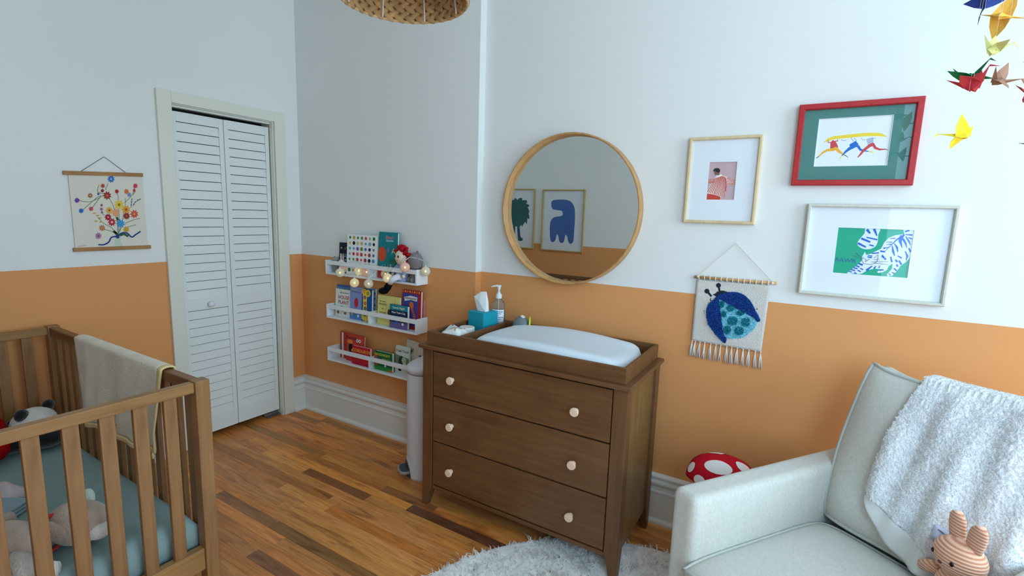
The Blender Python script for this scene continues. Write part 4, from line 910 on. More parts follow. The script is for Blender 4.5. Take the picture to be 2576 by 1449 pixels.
book('tall teal picture book with pink title lettering', -2.338, -2.176, 2.246, zt, .290, .016, (34, 128, 136), a_teal, (("Elmo's", .026, .58, .885, (236, 120, 140)), ('Alphabet', .018, .58, .82, (190, 220, 240)), ('A', .045, .80, .60, (220, 232, 160)), ('E', .040, .68, .26, (240, 180, 190)), ('B', .030, .52, .62, (180, 120, 190))), leanb=3.0, group=G1)
sb_ = thing('small_plush_bunny', 'tiny pink and white plush bunny beside the navy book', 'plush toy', (-2.664, 2.240, zt+.0006))
M_PP, M_PG = fuzz('plush_pink', (226, 166, 160)), fuzz('plush_grey', (140, 138, 136))
MB().ell((0, 0, .030), (.024, .020, .030), 14, 10).build('body', M_PP, sb_, smooth=True)
MB().ell((0, -.003, .070), (.021, .019, .020), 14, 10).build('head', M_PW, sb_, smooth=True)
for sx in (-1, 1): MB().ell((sx*.010+.004, 0, .104), (.006, .004, .024), 10, 8).build('ear', M_PP if sx > 0 else M_PW, sb_, smooth=True)
sg_ = thing('small_plush_mouse', 'tiny round grey plush toy at the ledge left end', 'plush toy', (-2.728, 2.248, zt+.0006))
MB().ell((0, 0, .036), (.030, .022, .036), 14, 10).build('body', M_PG, sg_, smooth=True)
MB().ell((0, -.004, .082), (.024, .020, .020), 14, 10).build('head', M_PG, sg_, smooth=True)
for sx in (-1, 1): MB().ell((sx*.018, .004, .098), (.009, .005, .009), 10, 8).build('ear', M_PG, sg_, smooth=True)
# ---- rag doll
dl_ = thing('rag_doll', 'rag doll with red yarn hair sitting on the highest ledge, leg dangling', 'doll', (-2.125, 2.242, zt+.0006), R(-18))
dl_.scale = (1.16, 1.0, 1.06)
M_SKIN, M_YARN, M_DRESS, M_STK = mat('doll_cloth', (238, 216, 196), .9, .1), mat('red_yarn', (178, 30, 38), .9, .1), mat('doll_dress', (150, 166, 200), .9, .1, var=.2, vscale=120), mat('doll_stocking', (228, 228, 232), .9, .1)
hd = MB().ell((0, -.006, .135), (.043, .034, .044), 22, 16).build('head', M_SKIN, dl_, smooth=True)
for sx in (-1, 1): MB().ell((sx*.016, -.0375, .142), (.0062, .004, .0075), 10, 8).build('eye', mat('doll_eye', (28, 24, 24), .3), hd, smooth=True)
MB().tube([(.016*math.cos(a), -.0385+.004*abs(math.cos(a)), .128+.010*math.sin(a)) for a in [R(200+14*i) for i in range(11)]], .0012, 5).build('smile', mat('stitch_red', (150, 60, 56), .8), hd)
rs2 = random.Random(5)
for i in range(64):
    a = rs2.uniform(0, 2*math.pi); el = rs2.uniform(-.55, 1.0); d = Vector((math.cos(a)*math.cos(el*1.3), abs(math.sin(a))*math.cos(el*1.3)*.8+.05, math.sin(el*1.3)))
    if el > .35: d.y -= .45
    d.normalize(); p = Vector((0, .0, .137)); q = p+Vector((d.x*.042, d.y*.034-.002, d.z*.042)); e_ = p+Vector((d.x*.076, d.y*.056-.004, d.z*.070))+Vector((rs2.uniform(-.008, .008), rs2.uniform(-.006, .006), rs2.uniform(-.010, .004)))
    MB().tube([q, q.lerp(e_, .6)+Vector((0, 0, .004)), e_], [.009, .009, .006], 6).build('yarn_lock', M_YARN, hd, smooth=True)
MB().lathe([(.040, .0), (.045, .006), (.038, .045), (.024, .085), (.016, .098)], 18).build('dress', M_DRESS, dl_, smooth=True)
for sx in (-1, 1): MB().tube([(sx*.022, -.004, .084), (sx*.050, -.014, .062), (sx*.058, -.026, .040)], [.014, .013, .010], 10).build('arm', M_DRESS, dl_, smooth=True); MB().ell((sx*.058, -.028, .034), (.010, .010, .011), 10, 8).build('hand', M_SKIN, dl_, smooth=True)
MB().tube([(.012, -.012, .018), (.024, -.046, .028), (.012, -.072, .014), (-.012, -.078, -.014)], [.018, .018, .018, .016], 12).build('leg', M_STK, dl_, smooth=True)
M_SHOE = mat('doll_shoe_black', (14, 13, 14), .8, .1)
sh2 = MB().tube([(-.010, -.078, -.012), (-.026, -.082, -.036), (-.034, -.086, -.050)], [.019, .021, .019], 12).build('shoe', M_SHOE, dl_, smooth=True)
MB().ell((-.044, -.098, -.058), (.026, .032, .020), 14, 10).build('shoe_toe', M_SHOE, sh2, smooth=True)
MB().tube([(-.014, -.010, .018), (-.018, -.034, .020)], [.018, .016], 10).build('leg', M_STK, dl_, smooth=True)
# ---- crocheted grey toy
cg = thing('crochet_toy', 'grey crocheted toy with a round head beside the rag doll', 'crochet toy', (-2.030, 2.252, zt+.0006), R(-20))
def knit():
    m = bpy.data.materials.new('grey_crochet'); m.use_nodes = True; nt = m.node_tree; bs = nt.nodes['Principled BSDF']; bs.inputs['Roughness'].default_value = .95; bs.inputs['Base Color'].default_value = (*lin((142, 136, 138)), 1)
    tc = nt.nodes.new('ShaderNodeTexCoord'); w = nt.nodes.new('ShaderNodeTexWave'); w.bands_direction = 'Z'; w.inputs['Scale'].default_value = 75; nt.links.new(tc.outputs['Object'], w.inputs['Vector'])
    bp = nt.nodes.new('ShaderNodeBump'); bp.inputs['Strength'].default_value = .8; bp.inputs['Distance'].default_value = .003; nt.links.new(w.outputs['Fac'], bp.inputs['Height']); nt.links.new(bp.outputs['Normal'], bs.inputs['Normal']); return m
M_KN = knit()
MB().ell((0, 0, .036), (.034, .032, .036), 18, 12).build('body', M_KN, cg, smooth=True)
kh = MB().ell((.004, 0, .125), (.052, .044, .055), 24, 18).build('head', M_KN, cg, smooth=True)
MB().ell((-.022, -.041, .112), (.0065, .005, .0065), 10, 8).build('eye', M_BK, kh, smooth=True)
MB().tube([(-.004, -.0455, .097), (.004, -.0450, .096), (.014, -.0425, .097)], .0014, 5).build('mouth_stitch', INKW, kh)
MB().ell((.022, .004, .178), (.012, .006, .014), 10, 8).build('ear', M_KN, kh, smooth=True)
for sx in (-1, 1): MB().ell((sx*.020, -.026, .016), (.014, .018, .016), 12, 8).build('foot', M_KN, cg, smooth=True)
# ---- fairy light globes
fl = thing('fairy_lights', 'string of lit cotton ball globe lights hung along the highest ledge', 'string lights', (0, 0, 0))
def globe_mat(nm, c, e):
    m = bpy.data.materials.new(nm); m.use_nodes = True; nt = m.node_tree; bs = nt.nodes['Principled BSDF']; bs.inputs['Base Color'].default_value = (*lin(c), 1); bs.inputs['Roughness'].default_value = .9
    bs.inputs['Emission Color'].default_value = (*lin(c), 1); bs.inputs['Emission Strength'].default_value = e
    tr_ = nt.nodes.new('ShaderNodeBsdfTransparent'); mx = nt.nodes.new('ShaderNodeMixShader'); mx.inputs[0].default_value = .72
    nt.links.new(tr_.outputs[0], mx.inputs[1]); nt.links.new(bs.outputs[0], mx.inputs[2]); nt.links.new(mx.outputs[0], nt.nodes['Material Output'].inputs[0]); return m
GW, GWB, GP = globe_mat('globe_cream', (226, 222, 200), .02), globe_mat('globe_cream_bright', (240, 228, 186), .16), globe_mat('globe_peach', (236, 196, 178), .07)
LED = mat('warm_led', (255, 226, 150), .5, emit=(255, 214, 120), estr=5)
GL = [(-2.646, 2.240, 1.108, GP), (-2.602, 2.172, 1.086, GW), (-2.500, 2.238, 1.103, GWB), (-2.430, 2.238, 1.100, GP), (-2.468, 2.172, 1.033, GWB), (-2.340, 2.172, 1.040, GW), (-2.262, 2.238, 1.102, GW), (-2.174, 2.170, 1.090, GWB), (-2.034, 2.170, 1.168, GP), (-1.942, 2.246, 1.146, GW)]
for x, y, z, g in GL:
    o = MB().ell((0, 0, 0), (.029, .029, .029), 20, 14).build('globe', g, fl, loc=(x, y, z), smooth=True)
    MB().ell((0, 0, 0), (.0048, .0048, .0060), 10, 8).build('led', LED, o, smooth=True)
    MB().tube([(0, 0, .027), (0, 0, .036)], .004, 8).build('socket', mat('clear_socket', (225, 228, 226), .3), o)
wpts = [(-2.77, 2.232, 1.135)]
for x, y, z, g in sorted(GL): wpts += [(x-.018, y+.006 if y > 2.2 else 2.196, z+.060), (x, y, z+.036), (x+.018, y+.006 if y > 2.2 else 2.196, z+.060)]
MB().tube(smooth_open(wpts, 4), .0011, 5).build('wire', mat('silver_wire', (200, 204, 206), .35, .5, .6), fl)
# ---- middle ledge
book('thin green book at the far left of the middle ledge', -2.770, -2.640, 2.2905, zm, .172, .008, (60, 130, 110), leanb=0, group=G1)
book('tall mid-blue book standing behind the white houseplant book', -2.765, -2.625, 2.2755, zm, .210, .009, (66, 104, 160), lambda s, w, h: (s.back((66, 104, 160)), s.poly([(0, h*.88), (w, h*.90), (w, h*.94), (0, h*.93)], (110, 150, 196))), leanb=1.5, group=G1)
def a_house(s, w, h):
    s.back((226, 232, 222)); s.poly(circle((.5*w, .26*h), .020, 14, .012), (120, 150, 110)); s.poly(circle((.20*w, .14*h), .012, 10), (150, 90, 80)); s.poly(circle((.68*w, .14*h), .014, 10, .010), (170, 110, 90)); s.poly(circle((.45*w, .35*h), .018, 10, .008), (110, 140, 96))
book('white houseplant book with red capital letters', -2.752, -2.608, 2.250, zm, .186, .010, (226, 232, 222), a_house, (('My First Book of', .0125, .62, .875, (40, 44, 50)), ('HOUSE', .034, .56, .70, (176, 50, 62)), ('PLANT', .034, .56, .52, (176, 50, 62))), leanb=3, group=G1)
def a_peri(s, w, h):
    s.back((134, 152, 204)); s.poly([(0, 0), (w, 0), (w, h*.20), (0, h*.26)], (84, 140, 200)); s.poly([(w*.1, h*.84), (w*.9, h*.84), (w*.9, h*.86), (w*.1, h*.86)], (80, 90, 130)); s.poly(circle((.2*w, .15*h), .009, 10), (226, 180, 90)); s.poly(circle((.72*w, .12*h), .010, 10), (236, 236, 226)); s.poly([(w*.12, h*.90), (w*.62, h*.905), (w*.62, h*.925), (w*.12, h*.92)], (186, 200, 120)); s.poly(circle((.55*w, .52*h), .020, 16, .032), (190, 50, 66))
book('periwinkle blue board book next to the yellow sound strip', -2.600, -2.490, 2.243, zm, .216, .016, (134, 152, 204), a_peri, leanb=2.5, group=G1)
def a_sound(s, w, h):
    s.back((30, 84, 150)); Yl = (232, 204, 70)
    s.poly(circle((w*.20, h*.92), .022, 18), Yl); s.poly(circle((w*.60, h*.88), .024, 18), Yl); s.poly([(w*.08, h*.92), (w*.52, h*.90), (w*.50, h*.55), (w*.55, h*.2), (w*.10, h*.2), (w*.14, h*.55)], Yl); s.poly(circle((w*.24, h*.14), .026, 18), Yl); s.poly(circle((w*.46, h*.12), .026, 18), Yl)
    for u, v, c in ((.22, .93, (220, 130, 70)), (.60, .88, (110, 120, 50)), (.30, .74, (96, 60, 90)), (.34, .56, (176, 60, 50)), (.36, .40, (40, 70, 110)), (.34, .20, (60, 130, 150))): s.poly(circle((w*u, h*v), .0115, 14), c); s.poly(circle((w*u, h*v), .006, 12), tuple(min(255, k+70) for k in c))
book('dark blue sound book with a bone-shaped yellow button strip', -2.488, -2.396, 2.243, zm, .212, .018, (30, 84, 150), a_sound, leanb=2.5, group=G1)
book('slim grey-blue book behind the sound book', -2.470, -2.366+.0, 2.284, zm, .218, .012, (150, 164, 178), lambda s, w, h: [s.poly(circle((w*.86, h*v), .007, 8), (60, 70, 100)) for v in (.3, .5, .7, .86)], leanb=1, group=G1) if False else None
def a_ten(s, w, h):
    s.back((226, 216, 130))
    for pts in (((.36*w, h*.98), (.42*w, h*.7), (.36*w, h*.3)), ((.80*w, h*.98), (.76*w, h*.72))): s.poly(stroke(pts, .0012), (70, 70, 60))
    for u, v in ((.54, .50), (.56, .40), (.52, .44)): s.poly(circle((w*u, h*v), .012, 10), (84, 74, 66))
book('pale yellow board book about fingers and toes', -2.351, -2.160, 2.250, zm, .186, .016, (226, 216, 130), a_ten, (('Ten Little', .014, .22, .80, (70, 72, 64)), ('FINGERS', .017, .24, .70, (70, 72, 64)), ('and', .012, .24, .55, (70, 72, 64)), ('Ten Little', .014, .24, .42, (70, 72, 64)), ('TOES', .017, .26, .30, (70, 72, 64))), leanb=2.5, group=G1)
def a_nyc(s, w, h):
    s.back((24, 44, 70)); s.poly([(0, h*.78), (w, h*.78), (w, h), (0, h)], (26, 134, 152)); s.poly([(0, 0), (w, 0), (w, h*.30), (0, h*.26)], (112, 96, 150))
    for i in range(12): u = .06+.077*i; s.poly([(u*w, h*.34), ((u+.045)*w, h*.34), ((u+.045)*w, h*(.46+.08*math.sin(i*2.3))), (u*w, h*(.46+.08*math.sin(i*2.3)))], (104, 76, 104) if i % 2 else (150, 120, 130))
    s.poly(circle((w*.12, h*.36), .008, 12), (236, 236, 226)); s.poly(circle((w*.74, h*.22), .009, 12), (236, 240, 244)); s.poly(circle((w*.40, h*.25), .012, 12), (50, 110, 190)); s.poly(circle((w*.66, h*.37), .008, 10), (210, 170, 120))
book('small dark board book with a teal title band and city skyline', -2.213, -2.066, 2.2225, zm, .146, .022, (24, 44, 70), a_nyc, (('Good Night', .021, .50, .89, (232, 226, 190)), ('New York City', .0185, .50, .68, (236, 238, 240))), leanb=1.5, group=G1)
def a_adv(s, w, h):
    s.back((168, 44, 44)); s.poly([(.04*w, .08*h), (w*.80, .08*h), (w*.86, .90*h), (.04*w, .93*h)], (62, 74, 150))
    for i in range(8): s.poly([(w*(.02+.12*i), h*.94), (w*(.09+.12*i), h*.94), (w*(.08+.12*i), h*.99), (w*(.03+.12*i), h*.99)], ((226, 120, 50), (232, 180, 80))[i % 2])
    s.poly(stroke([(.12*w, .76*h), (.45*w, .81*h), (.80*w, .79*h)], .026), (226, 224, 216)); s.poly(circle((.50*w, .62*h), .018, 14, .022), (224, 110, 60)); s.poly(stroke([(.52*w, .55*h), (.66*w, .38*h), (.70*w, .22*h)], .018), (216, 96, 50))
    for i in range(5): s.poly(stroke([(w*(.56+.03*i), h*(.46-.05*i)), (w*(.68+.02*i), h*(.48-.05*i))], .004), (60, 60, 120))
book('tall red-edged purple book with a white title banner', -2.148, -1.994, 2.2600, zm, .242, .018, (168, 44, 44), a_adv, (('Adventures!', .020, .46, .795, (60, 64, 110)),), leanb=2, group=G1)
book('slim pink book at the right end of the middle ledge', -2.090, -1.9885, 2.2905, zm, .182, .007, (214, 140, 150), leanb=0, group=G1)
book('slim grey-blue book behind the sound book', -2.480, -2.3905, 2.2760, zm, .216, .011, (150, 164, 178), lambda s, w, h: [s.poly(circle((w*.9, h*v), .007, 8), (60, 70, 100)) for v in (.3, .5, .7, .86)], leanb=1, group=G1)
# ---- bottom ledge
book('orange book leaning behind the red farm book', -2.752, -2.650, 2.2850, zl, .186, .009, (206, 110, 44), leanb=1, group=G1)
book('red-spined book beside the orange one', -2.735, -2.600, 2.2725, zl, .180, .009, (172, 54, 44), lambda s, w, h: (s.back((180, 62, 46)), s.poly([(w*.12, 0), (w*.24, 0), (w*.24, h), (w*.12, h)], (226, 222, 210)), s.poly([(w*.06, h*.1), (w*.13, h*.1), (w*.13, h*.5), (w*.06, h*.5)], (60, 110, 130))), leanb=1, group=G1)
def a_peek(s, w, h):
    s.back((200, 72, 54)); s.poly([(0, 0), (w, 0), (w, h*.16), (0, h*.2)], (206, 60, 66)); s.poly(circle((.24*w, .50*h), .020, 16, .034), (30, 28, 32)); s.poly(circle((.34*w, .42*h), .009, 12), (240, 240, 238)); s.poly([(w*.38, h*.30), (w*.56, h*.30), (w*.50, h*.62), (w*.40, h*.62)], (238, 236, 232)); s.poly(circle((.80*w, .50*h), .022, 14, .014), (30, 28, 32)); s.poly(circle((.20*w, .72*h), .028, 14, .016), (226, 130, 60)); s.poly(circle((.45*w, .22*h), .024, 14, .012), (222, 130, 150))
    for u in (.60, .74): s.poly(circle((u*w, .80*h), .011, 14), (238, 238, 234)); s.poly(circle((u*w, .80*h), .005, 10), (24, 24, 26))
book('red Peekaboo farm book with a black and white cow patch', -2.652, -2.480, 2.2520, zl, .186, .012, (200, 72, 54), a_peek, (('Peekab', .034, .28, .86, (104, 30, 44)),), leanb=3, group=G1)
def a_cord(s, w, h): s.back((196, 38, 50)); s.poly(circle((.42*w, .42*h), .012, 12), (140, 90, 50)); s.poly(circle((.55*w, .46*h), .010, 12), (170, 110, 60)); s.poly([(0, 0), (w, 0), (w, h*.12), (0, h*.12)], (176, 30, 56))
book('small crimson board book with yellow hand-drawn title', -2.560, -2.392, 2.2225, zl, .126, .020, (196, 38, 50), a_cord, (('CORDUROY', .030, .52, .76, (244, 176, 60)),), leanb=1.5, group=G1)
def a_gnm(s, w, h):
    s.back((34, 104, 62)); s.poly([(0, 0), (w, 0), (w, h*.20), (0, h*.22)], (50, 140, 66)); s.poly([(0, h*.22), (w*.16, h*.22), (w*.16, h*.86), (0, h*.86)], (190, 84, 50)); s.poly([(w*.16, h*.36), (w*.38, h*.36), (w*.38, h*.64), (w*.16, h*.64)], (40, 96, 150)); s.poly(circle((.22*w, .52*h), .006, 10), (240, 240, 220)); s.poly([(w*.82, 0), (w, 0), (w, h*.10), (w*.82, h*.10)], (206, 90, 40)); s.poly(circle((w*.62, h*.28), .008, 10), (230, 232, 220))
book('small green board book with yellow bedtime title', -2.358, -2.203, 2.2300, zl, .124, .022, (34, 104, 62), a_gnm, (('GOODNIGHT', .0225, .44, .82, (226, 206, 60)), ('MOON', .024, .68, .58, (226, 206, 60))), leanb=1.5, group=G1)
def a_trash(s, w, h): s.back((206, 212, 202)); s.poly([(0, h*.24), (w, h*.20), (w, h*.60), (0, h*.68)], (112, 134, 110)); s.poly(circle((.45*w, .46*h), .026, 16, .034), (52, 66, 58)); s.poly(circle((.62*w, .50*h), .018, 14, .022), (176, 190, 160)); s.poly(circle((.7*w, .34*h), .016, 14), (206, 214, 190)); s.poly(circle((.35*w, .14*h), .014, 12, .008), (40, 44, 46))
book('pale grey-green picture book with a dark truck', -2.196, -2.080, 2.2500, zl, .180, .012, (206, 212, 202), a_trash, (('Trash Truck', .021, .50, .82, (36, 40, 44)),), leanb=3, group=G1)
def a_bei(s, w, h): s.back((206, 196, 178)); s.poly(circle((.30*w, .72*h), .024, 16, .026), (176, 190, 140)); s.poly(stroke([(.30*w, .62*h), (.30*w, .76*h)], .008), (120, 74, 44)); s.poly(stroke([(.20*w, .72*h), (.30*w, .66*h)], .007), (120, 74, 44)); s.poly(stroke([(.40*w, .76*h), (.30*w, .66*h)], .007), (120, 74, 44)); s.poly([(w*.82+.018*math.cos(R(90+36*i))*(1 if i % 2 == 0 else .45), h*.62+.018*math.sin(R(90+36*i))*(1 if i % 2 == 0 else .45)) for i in range(10)], (40, 54, 110))
book('beige book with a blue star, tilted behind the pail lid', -2.150, -2.000, 2.2800, zl+.006, .222, .008, (206, 196, 178), a_bei, tilt=7, leanb=1, group=G1)

# ================================================================ DIAPER PAIL
pl = thing('diaper_pail', 'tall slim white pedal pail standing between ledges and dresser', 'pail', (-1.782, 2.078, 0), R(-38))
M_PL = mat('pail_white', (214, 216, 222), .35, .4); RP = .112
def ovalring(r, z, n=40, ky=1.0, dz=0): return [(r*math.cos(2*math.pi*j/n), r*ky*math.sin(2*math.pi*j/n), z+dz*math.sin(2*math.pi*j/n)) for j in range(n)]
MB().rings([ovalring(RP*.99, .110, dz=.02), ovalring(RP, .13, dz=.02), ovalring(RP*.985, .60, dz=.004), ovalring(RP*.985, .612, dz=.004)]).build('barrel', M_PL, pl, smooth=False)
MB().rings([ovalring(RP*1.0, .0), ovalring(RP*1.04, .01), ovalring(RP*1.04, .09, dz=.022), ovalring(RP*1.02, .125, dz=.022)]).build('foot_skirt', M_PL, pl)
MB().rings([ovalring(RP*.99, .612, dz=.004), ovalring(RP*.99, .618, dz=.004)]).build('seam_band', mat('pail_grey_band', (130, 132, 134), .5), pl)
MB().rings([ovalring(RP*1.01, .619, dz=.005), ovalring(RP*1.015, .650, dz=.016), ovalring(RP*1.0, .660, dz=.020), ovalring(RP*.88, .668, dz=.022), ovalring(RP*.4, .678, dz=.012), ovalring(RP*.02, .680)]).build('lid', M_PL, pl, smooth=True)
m = MB(); m.prism([(-.052, -.098), (.052, -.098), (.060, -.128), (.044, -.156), (0, -.166), (-.044, -.156), (-.060, -.128)], .030, .046, lambda u, v, d: (u, v, d)); m.build('pedal', mat('pedal_silver', (190, 194, 196), .3, .5, .7), pl, bevel=.004)
MB().prism([(-.048, -.100), (.048, -.100), (.052, -.126), (.038, -.148), (0, -.156), (-.038, -.148), (-.052, -.126)], .046, .0475, lambda u, v, d: (u, v, d)).build('pedal_grip', mat('pedal_rubber', (84, 86, 88), .7), pl)
MB().grid(lambda u, v: (.062*(2*u-1), -.1185*math.sqrt(max(.0, 1-(.062*(2*u-1)/.118)**2)), .006+v*.092*math.sqrt(max(0, 1-(2*u-1)**2))), 16, 6).build('pedal_recess', mat('recess_dark', (70, 72, 76), .7), pl)

# ================================================================ EMBROIDERED FLOWER POSTER (closet wall)
po = thing('hanging_poster', 'cream floral bouquet poster hung between oak bars beside the closet', 'poster', (XC, 0, 0))
PQ = [(1.006, 1.622), (1.324, 1.638), (1.326, 1.260), (1.006, 1.262)]
def ppt(u, v, d):
    top = (PQ[0][0]*(1-u)+PQ[1][0]*u, PQ[0][1]*(1-u)+PQ[1][1]*u); bot = (PQ[3][0]*(1-u)+PQ[2][0]*u, PQ[3][1]*(1-u)+PQ[2][1]*u)
    return (.008+d, bot[0]*(1-v)+top[0]*v, bot[1]*(1-v)+top[1]*v)
class Poster(Sheet):
    def __init__(s): Sheet.__init__(s, 0, 0, 1, 1, 0)
    def pt(s, u, v, d): return ppt(u, v, d*1.2)
fp = homog([(165, 350), (1092, 372), (1165, 1240), (250, 1265)], 1, 1)
MB().prism([(0, 0), (1, 0), (1, 1), (0, 1)], -.0006, 0, ppt).build('paper', mat('poster_cream', (222, 216, 202), .85, .1), po)
s = Poster(); s.back((222, 216, 202))
SG, SR, SO, SYe, SB2 = (96, 124, 84), (186, 52, 50), (222, 136, 62), (226, 196, 84), (52, 106, 178)
for pts in (((775, 1110), (690, 1010), (600, 960), (520, 880)), ((775, 1110), (760, 900), (700, 700), (640, 620)), ((775, 1110), (790, 900), (780, 640), (760, 570)), ((775, 1110), (840, 980), (960, 920), (1060, 895)), ((780, 1100), (860, 800), (870, 640)), ((860, 700), (960, 600), (990, 500)), ((640, 620), (540, 620), (450, 690), (340, 790)), ((560, 630), (420, 690), (290, 670)), ((600, 590), (520, 560), (540, 480)), ((780, 1120), (700, 1060), (580, 1030)), ((560, 620), (500, 700), (450, 770)), ((880, 1010), (1010, 975)), ((760, 1130), (740, 1245)), ((775, 1130), (775, 1250)), ((785, 1130), (830, 1245)), ((600, 860), (570, 820)), ((640, 500), (650, 460)), ((620, 540), (630, 500)), ((945, 760), (955, 660)), ((970, 740), (1000, 690), (1070, 655)), ((1000, 560), (970, 600))): s.poly(stroke(smooth_open(pts, 3), 7), SG, fp)
s.poly([(735, 1130), (800, 1130), (830, 1250), (728, 1250)], (196, 206, 186), fp)
def flower(c, r, col, ctr, n=9, k=.62):
    s.poly([(c[0]+r*(1 if i % 2 == 0 else k)*math.cos(math.pi*i/n+.3), c[1]+r*(1 if i % 2 == 0 else k)*math.sin(math.pi*i/n+.3)) for i in range(2*n)], col, fp)
    if ctr: s.poly(circle(c, r*.26, 10), ctr, fp)
for a in (((790, 725), 72, SYe, (150, 120, 40)), ((665, 795), 50, (226, 168, 82), (140, 80, 40)), ((750, 825), 60, (226, 158, 118), None), ((880, 785), 62, (222, 160, 62), (180, 80, 40)), ((985, 840), 58, (206, 92, 66), (226, 150, 110)), ((640, 610), 58, (156, 62, 58), (206, 110, 70)), ((650, 880), 48, (160, 34, 50), (220, 150, 150)), ((698, 942), 56, (186, 50, 62), (236, 190, 190)), ((885, 865), 50, (140, 60, 54), (200, 100, 60)), ((762, 558), 30, (176, 50, 54), None), ((810, 960), 60, (70, 150, 200), None), ((690, 405), 50, (60, 116, 180), (150, 190, 220)), ((575, 1015), 44, (190, 128, 92), None), ((880, 1035), 44, (200, 156, 60), None), ((530, 1115), 46, (168, 120, 160), (120, 70, 130)), ((885, 560), 36, (212, 120, 60), None), ((920, 600), 30, (120, 140, 190), None), ((1000, 490), 34, (200, 60, 90), None), ((985, 545), 22, (196, 50, 70), None), ((270, 670), 36, (110, 70, 150), None), ((440, 775), 32, (196, 80, 90), None), ((320, 800), 34, (46, 110, 190), None), ((430, 610), 34, (170, 100, 80), (230, 190, 120)), ((585, 490), 30, (186, 80, 66), None), ((530, 590), 18, (70, 90, 150), None), ((580, 550), 24, (140, 50, 56), None), ((570, 730), 18, (150, 90, 120), None), ((568, 780), 22, (160, 110, 140), None), ((575, 820), 16, (140, 90, 120), None)): flower(*a)
for c in ((520, 860), (550, 890), (500, 930), (560, 940), (480, 830)): s.poly(circle(c, 22, 8, 9), (196, 170, 80), fp)
for c in ((955, 655), (950, 690), (945, 725), (1060, 655), (1030, 665), (1000, 690), (980, 720)): s.poly(circle(c, 8, 6), (100, 80, 130), fp)
for pts in (((740, 1070), (770, 1110), (720, 1050)), ((800, 1110), (850, 1090), (905, 1120)), ((760, 880), (775, 920))): s.poly(stroke(pts, 26), (48, 92, 56), fp)
NV = (44, 62, 130)
s.poly(stroke(smooth_open([(530, 1225), (600, 1225), (660, 1190), (690, 1135), (760, 1120)], 4), 16), NV, fp); s.poly(stroke(smooth_open([(780, 1115), (820, 1080), (890, 1080), (950, 1130), (1000, 1100), (1065, 1058)], 4), 16), NV, fp); s.poly(circle((770, 1125), 24, 10), NV, fp)
for i in range(5): s.poly(stroke([(280+20*i, 1250-3*i), (292+20*i, 1243-3*i)], 5), (196, 130, 120), fp)
s.b.build('print', None, po)
M_BAR = wood('oak_poster_bar', (150, 104, 56), (178, 130, 76), 1, .5, 60, .1)
def bar(y0, z0, y1, z1, h): return MB().add([(x, y, z+dz) for x in (.001, .016) for y, z, dz in ((y0, z0, 0), (y1, z1, 0), (y1, z1, h), (y0, z0, h))], [(0, 1, 2, 3), (4, 7, 6, 5), (0, 4, 5, 1), (1, 5, 6, 2), (2, 6, 7, 3), (3, 7, 4, 0)])
bar(.986, 1.6195, 1.326, 1.636, .019).build('wooden_bar', M_BAR, po, bevel=.0015); bar(.997, 1.243, 1.338, 1.244, .019).build('wooden_bar', M_BAR, po, bevel=.0015)
MB().tube([(.006, 1.059, 1.642), (.005, 1.160, 1.724), (.006, 1.249, 1.652)], .0014, 6).build('cord', mat('grey_violet_cord', (86, 84, 104), .8), po)

# ================================================================ WOVEN BEETLE HANGING
bh = thing('woven_wall_hanging', 'cream woven wall hanging with a tufted blue beetle and fringe', 'wall hanging', (0, YD, 0))
M_CLO = mat('cream_weave', (222, 218, 210), .95, .05, var=.10, vscale=260, bump=.6, bscale=330)
BQ = [(-.428, 1.232), (-.130, 1.235), (-.138, .943), (-.429, .949)]
def bpt(u, v, d):
    top = [BQ[0][i]*(1-u)+BQ[1][i]*u for i in (0, 1)]; bot = [BQ[3][i]*(1-u)+BQ[2][i]*u for i in (0, 1)]
    return (bot[0]*(1-v)+top[0]*v, -.008-d-.003*math.sin(5*u)*math.sin(4*v), bot[1]*(1-v)+top[1]*v)
fb = homog([(262, 430), (1030, 490), (930, 1185), (205, 1060)], 1, 1)
m = MB(); m.grid(lambda u, v: bpt(u, v, 0), 30, 30); m.build('woven_panel', M_CLO, bh, smooth=True, solid=.003)
rb3 = np.random.default_rng(8)
def in_poly(p, poly):
    x, y = p; c = False; j = len(poly)-1
    for i in range(len(poly)):
        if ((poly[i][1] > y) != (poly[j][1] > y)) and (x < (poly[j][0]-poly[i][0])*(y-poly[i][1])/(poly[j][1]-poly[i][1]+1e-12)+poly[i][0]): c = not c
        j = i
    return c
def tuft(name, poly, col, h, n, sm=3):
    poly = [fb(p) for p in (smooth_closed(poly, sm) if sm else poly)]
    mt_ = mat('tuft_%s' % name, col, .95, .05, var=.12, vscale=300)
    o = MB().prism(poly, .001, h*.6, bpt).build(name, mt_, bh)
    xs = [p[0] for p in poly]; ys = [p[1] for p in poly]; P_ = []
    while len(P_) < n:
        q = (rb3.uniform(min(xs), max(xs)), rb3.uniform(min(ys), max(ys)))
        if in_poly(q, poly): P_.append(bpt(q[0], q[1], h*.55))
    P_ = np.array(P_); V, F = fur_blades(P_, np.tile([0, -1., 0], (n, 1)), 0, h*.75, .0042, (0, 0, 0), rb3); np_mesh('tufted_loops', V, F, mt_, o)['kind'] = 'stuff'
    return o
flat = lambda name, poly, col, d: MB().prism([fb(p) for p in poly], .0005, d, bpt).build(name, mat('felt_%d_%d_%d' % col, col, .9, .05), bh)
BKF = (44, 48, 58)
flat('head', smooth_closed([(395, 655), (410, 605), (450, 565), (510, 545), (575, 560), (560, 620), (480, 680)], 3), BKF, .003)
for a_, b_ in (((410, 610), (362, 553)), ((492, 560), (480, 492))): flat('antenna', stroke([a_, b_], 22), BKF, .003); flat('antenna_tip', circle(b_, 26, 12), BKF, .0034)
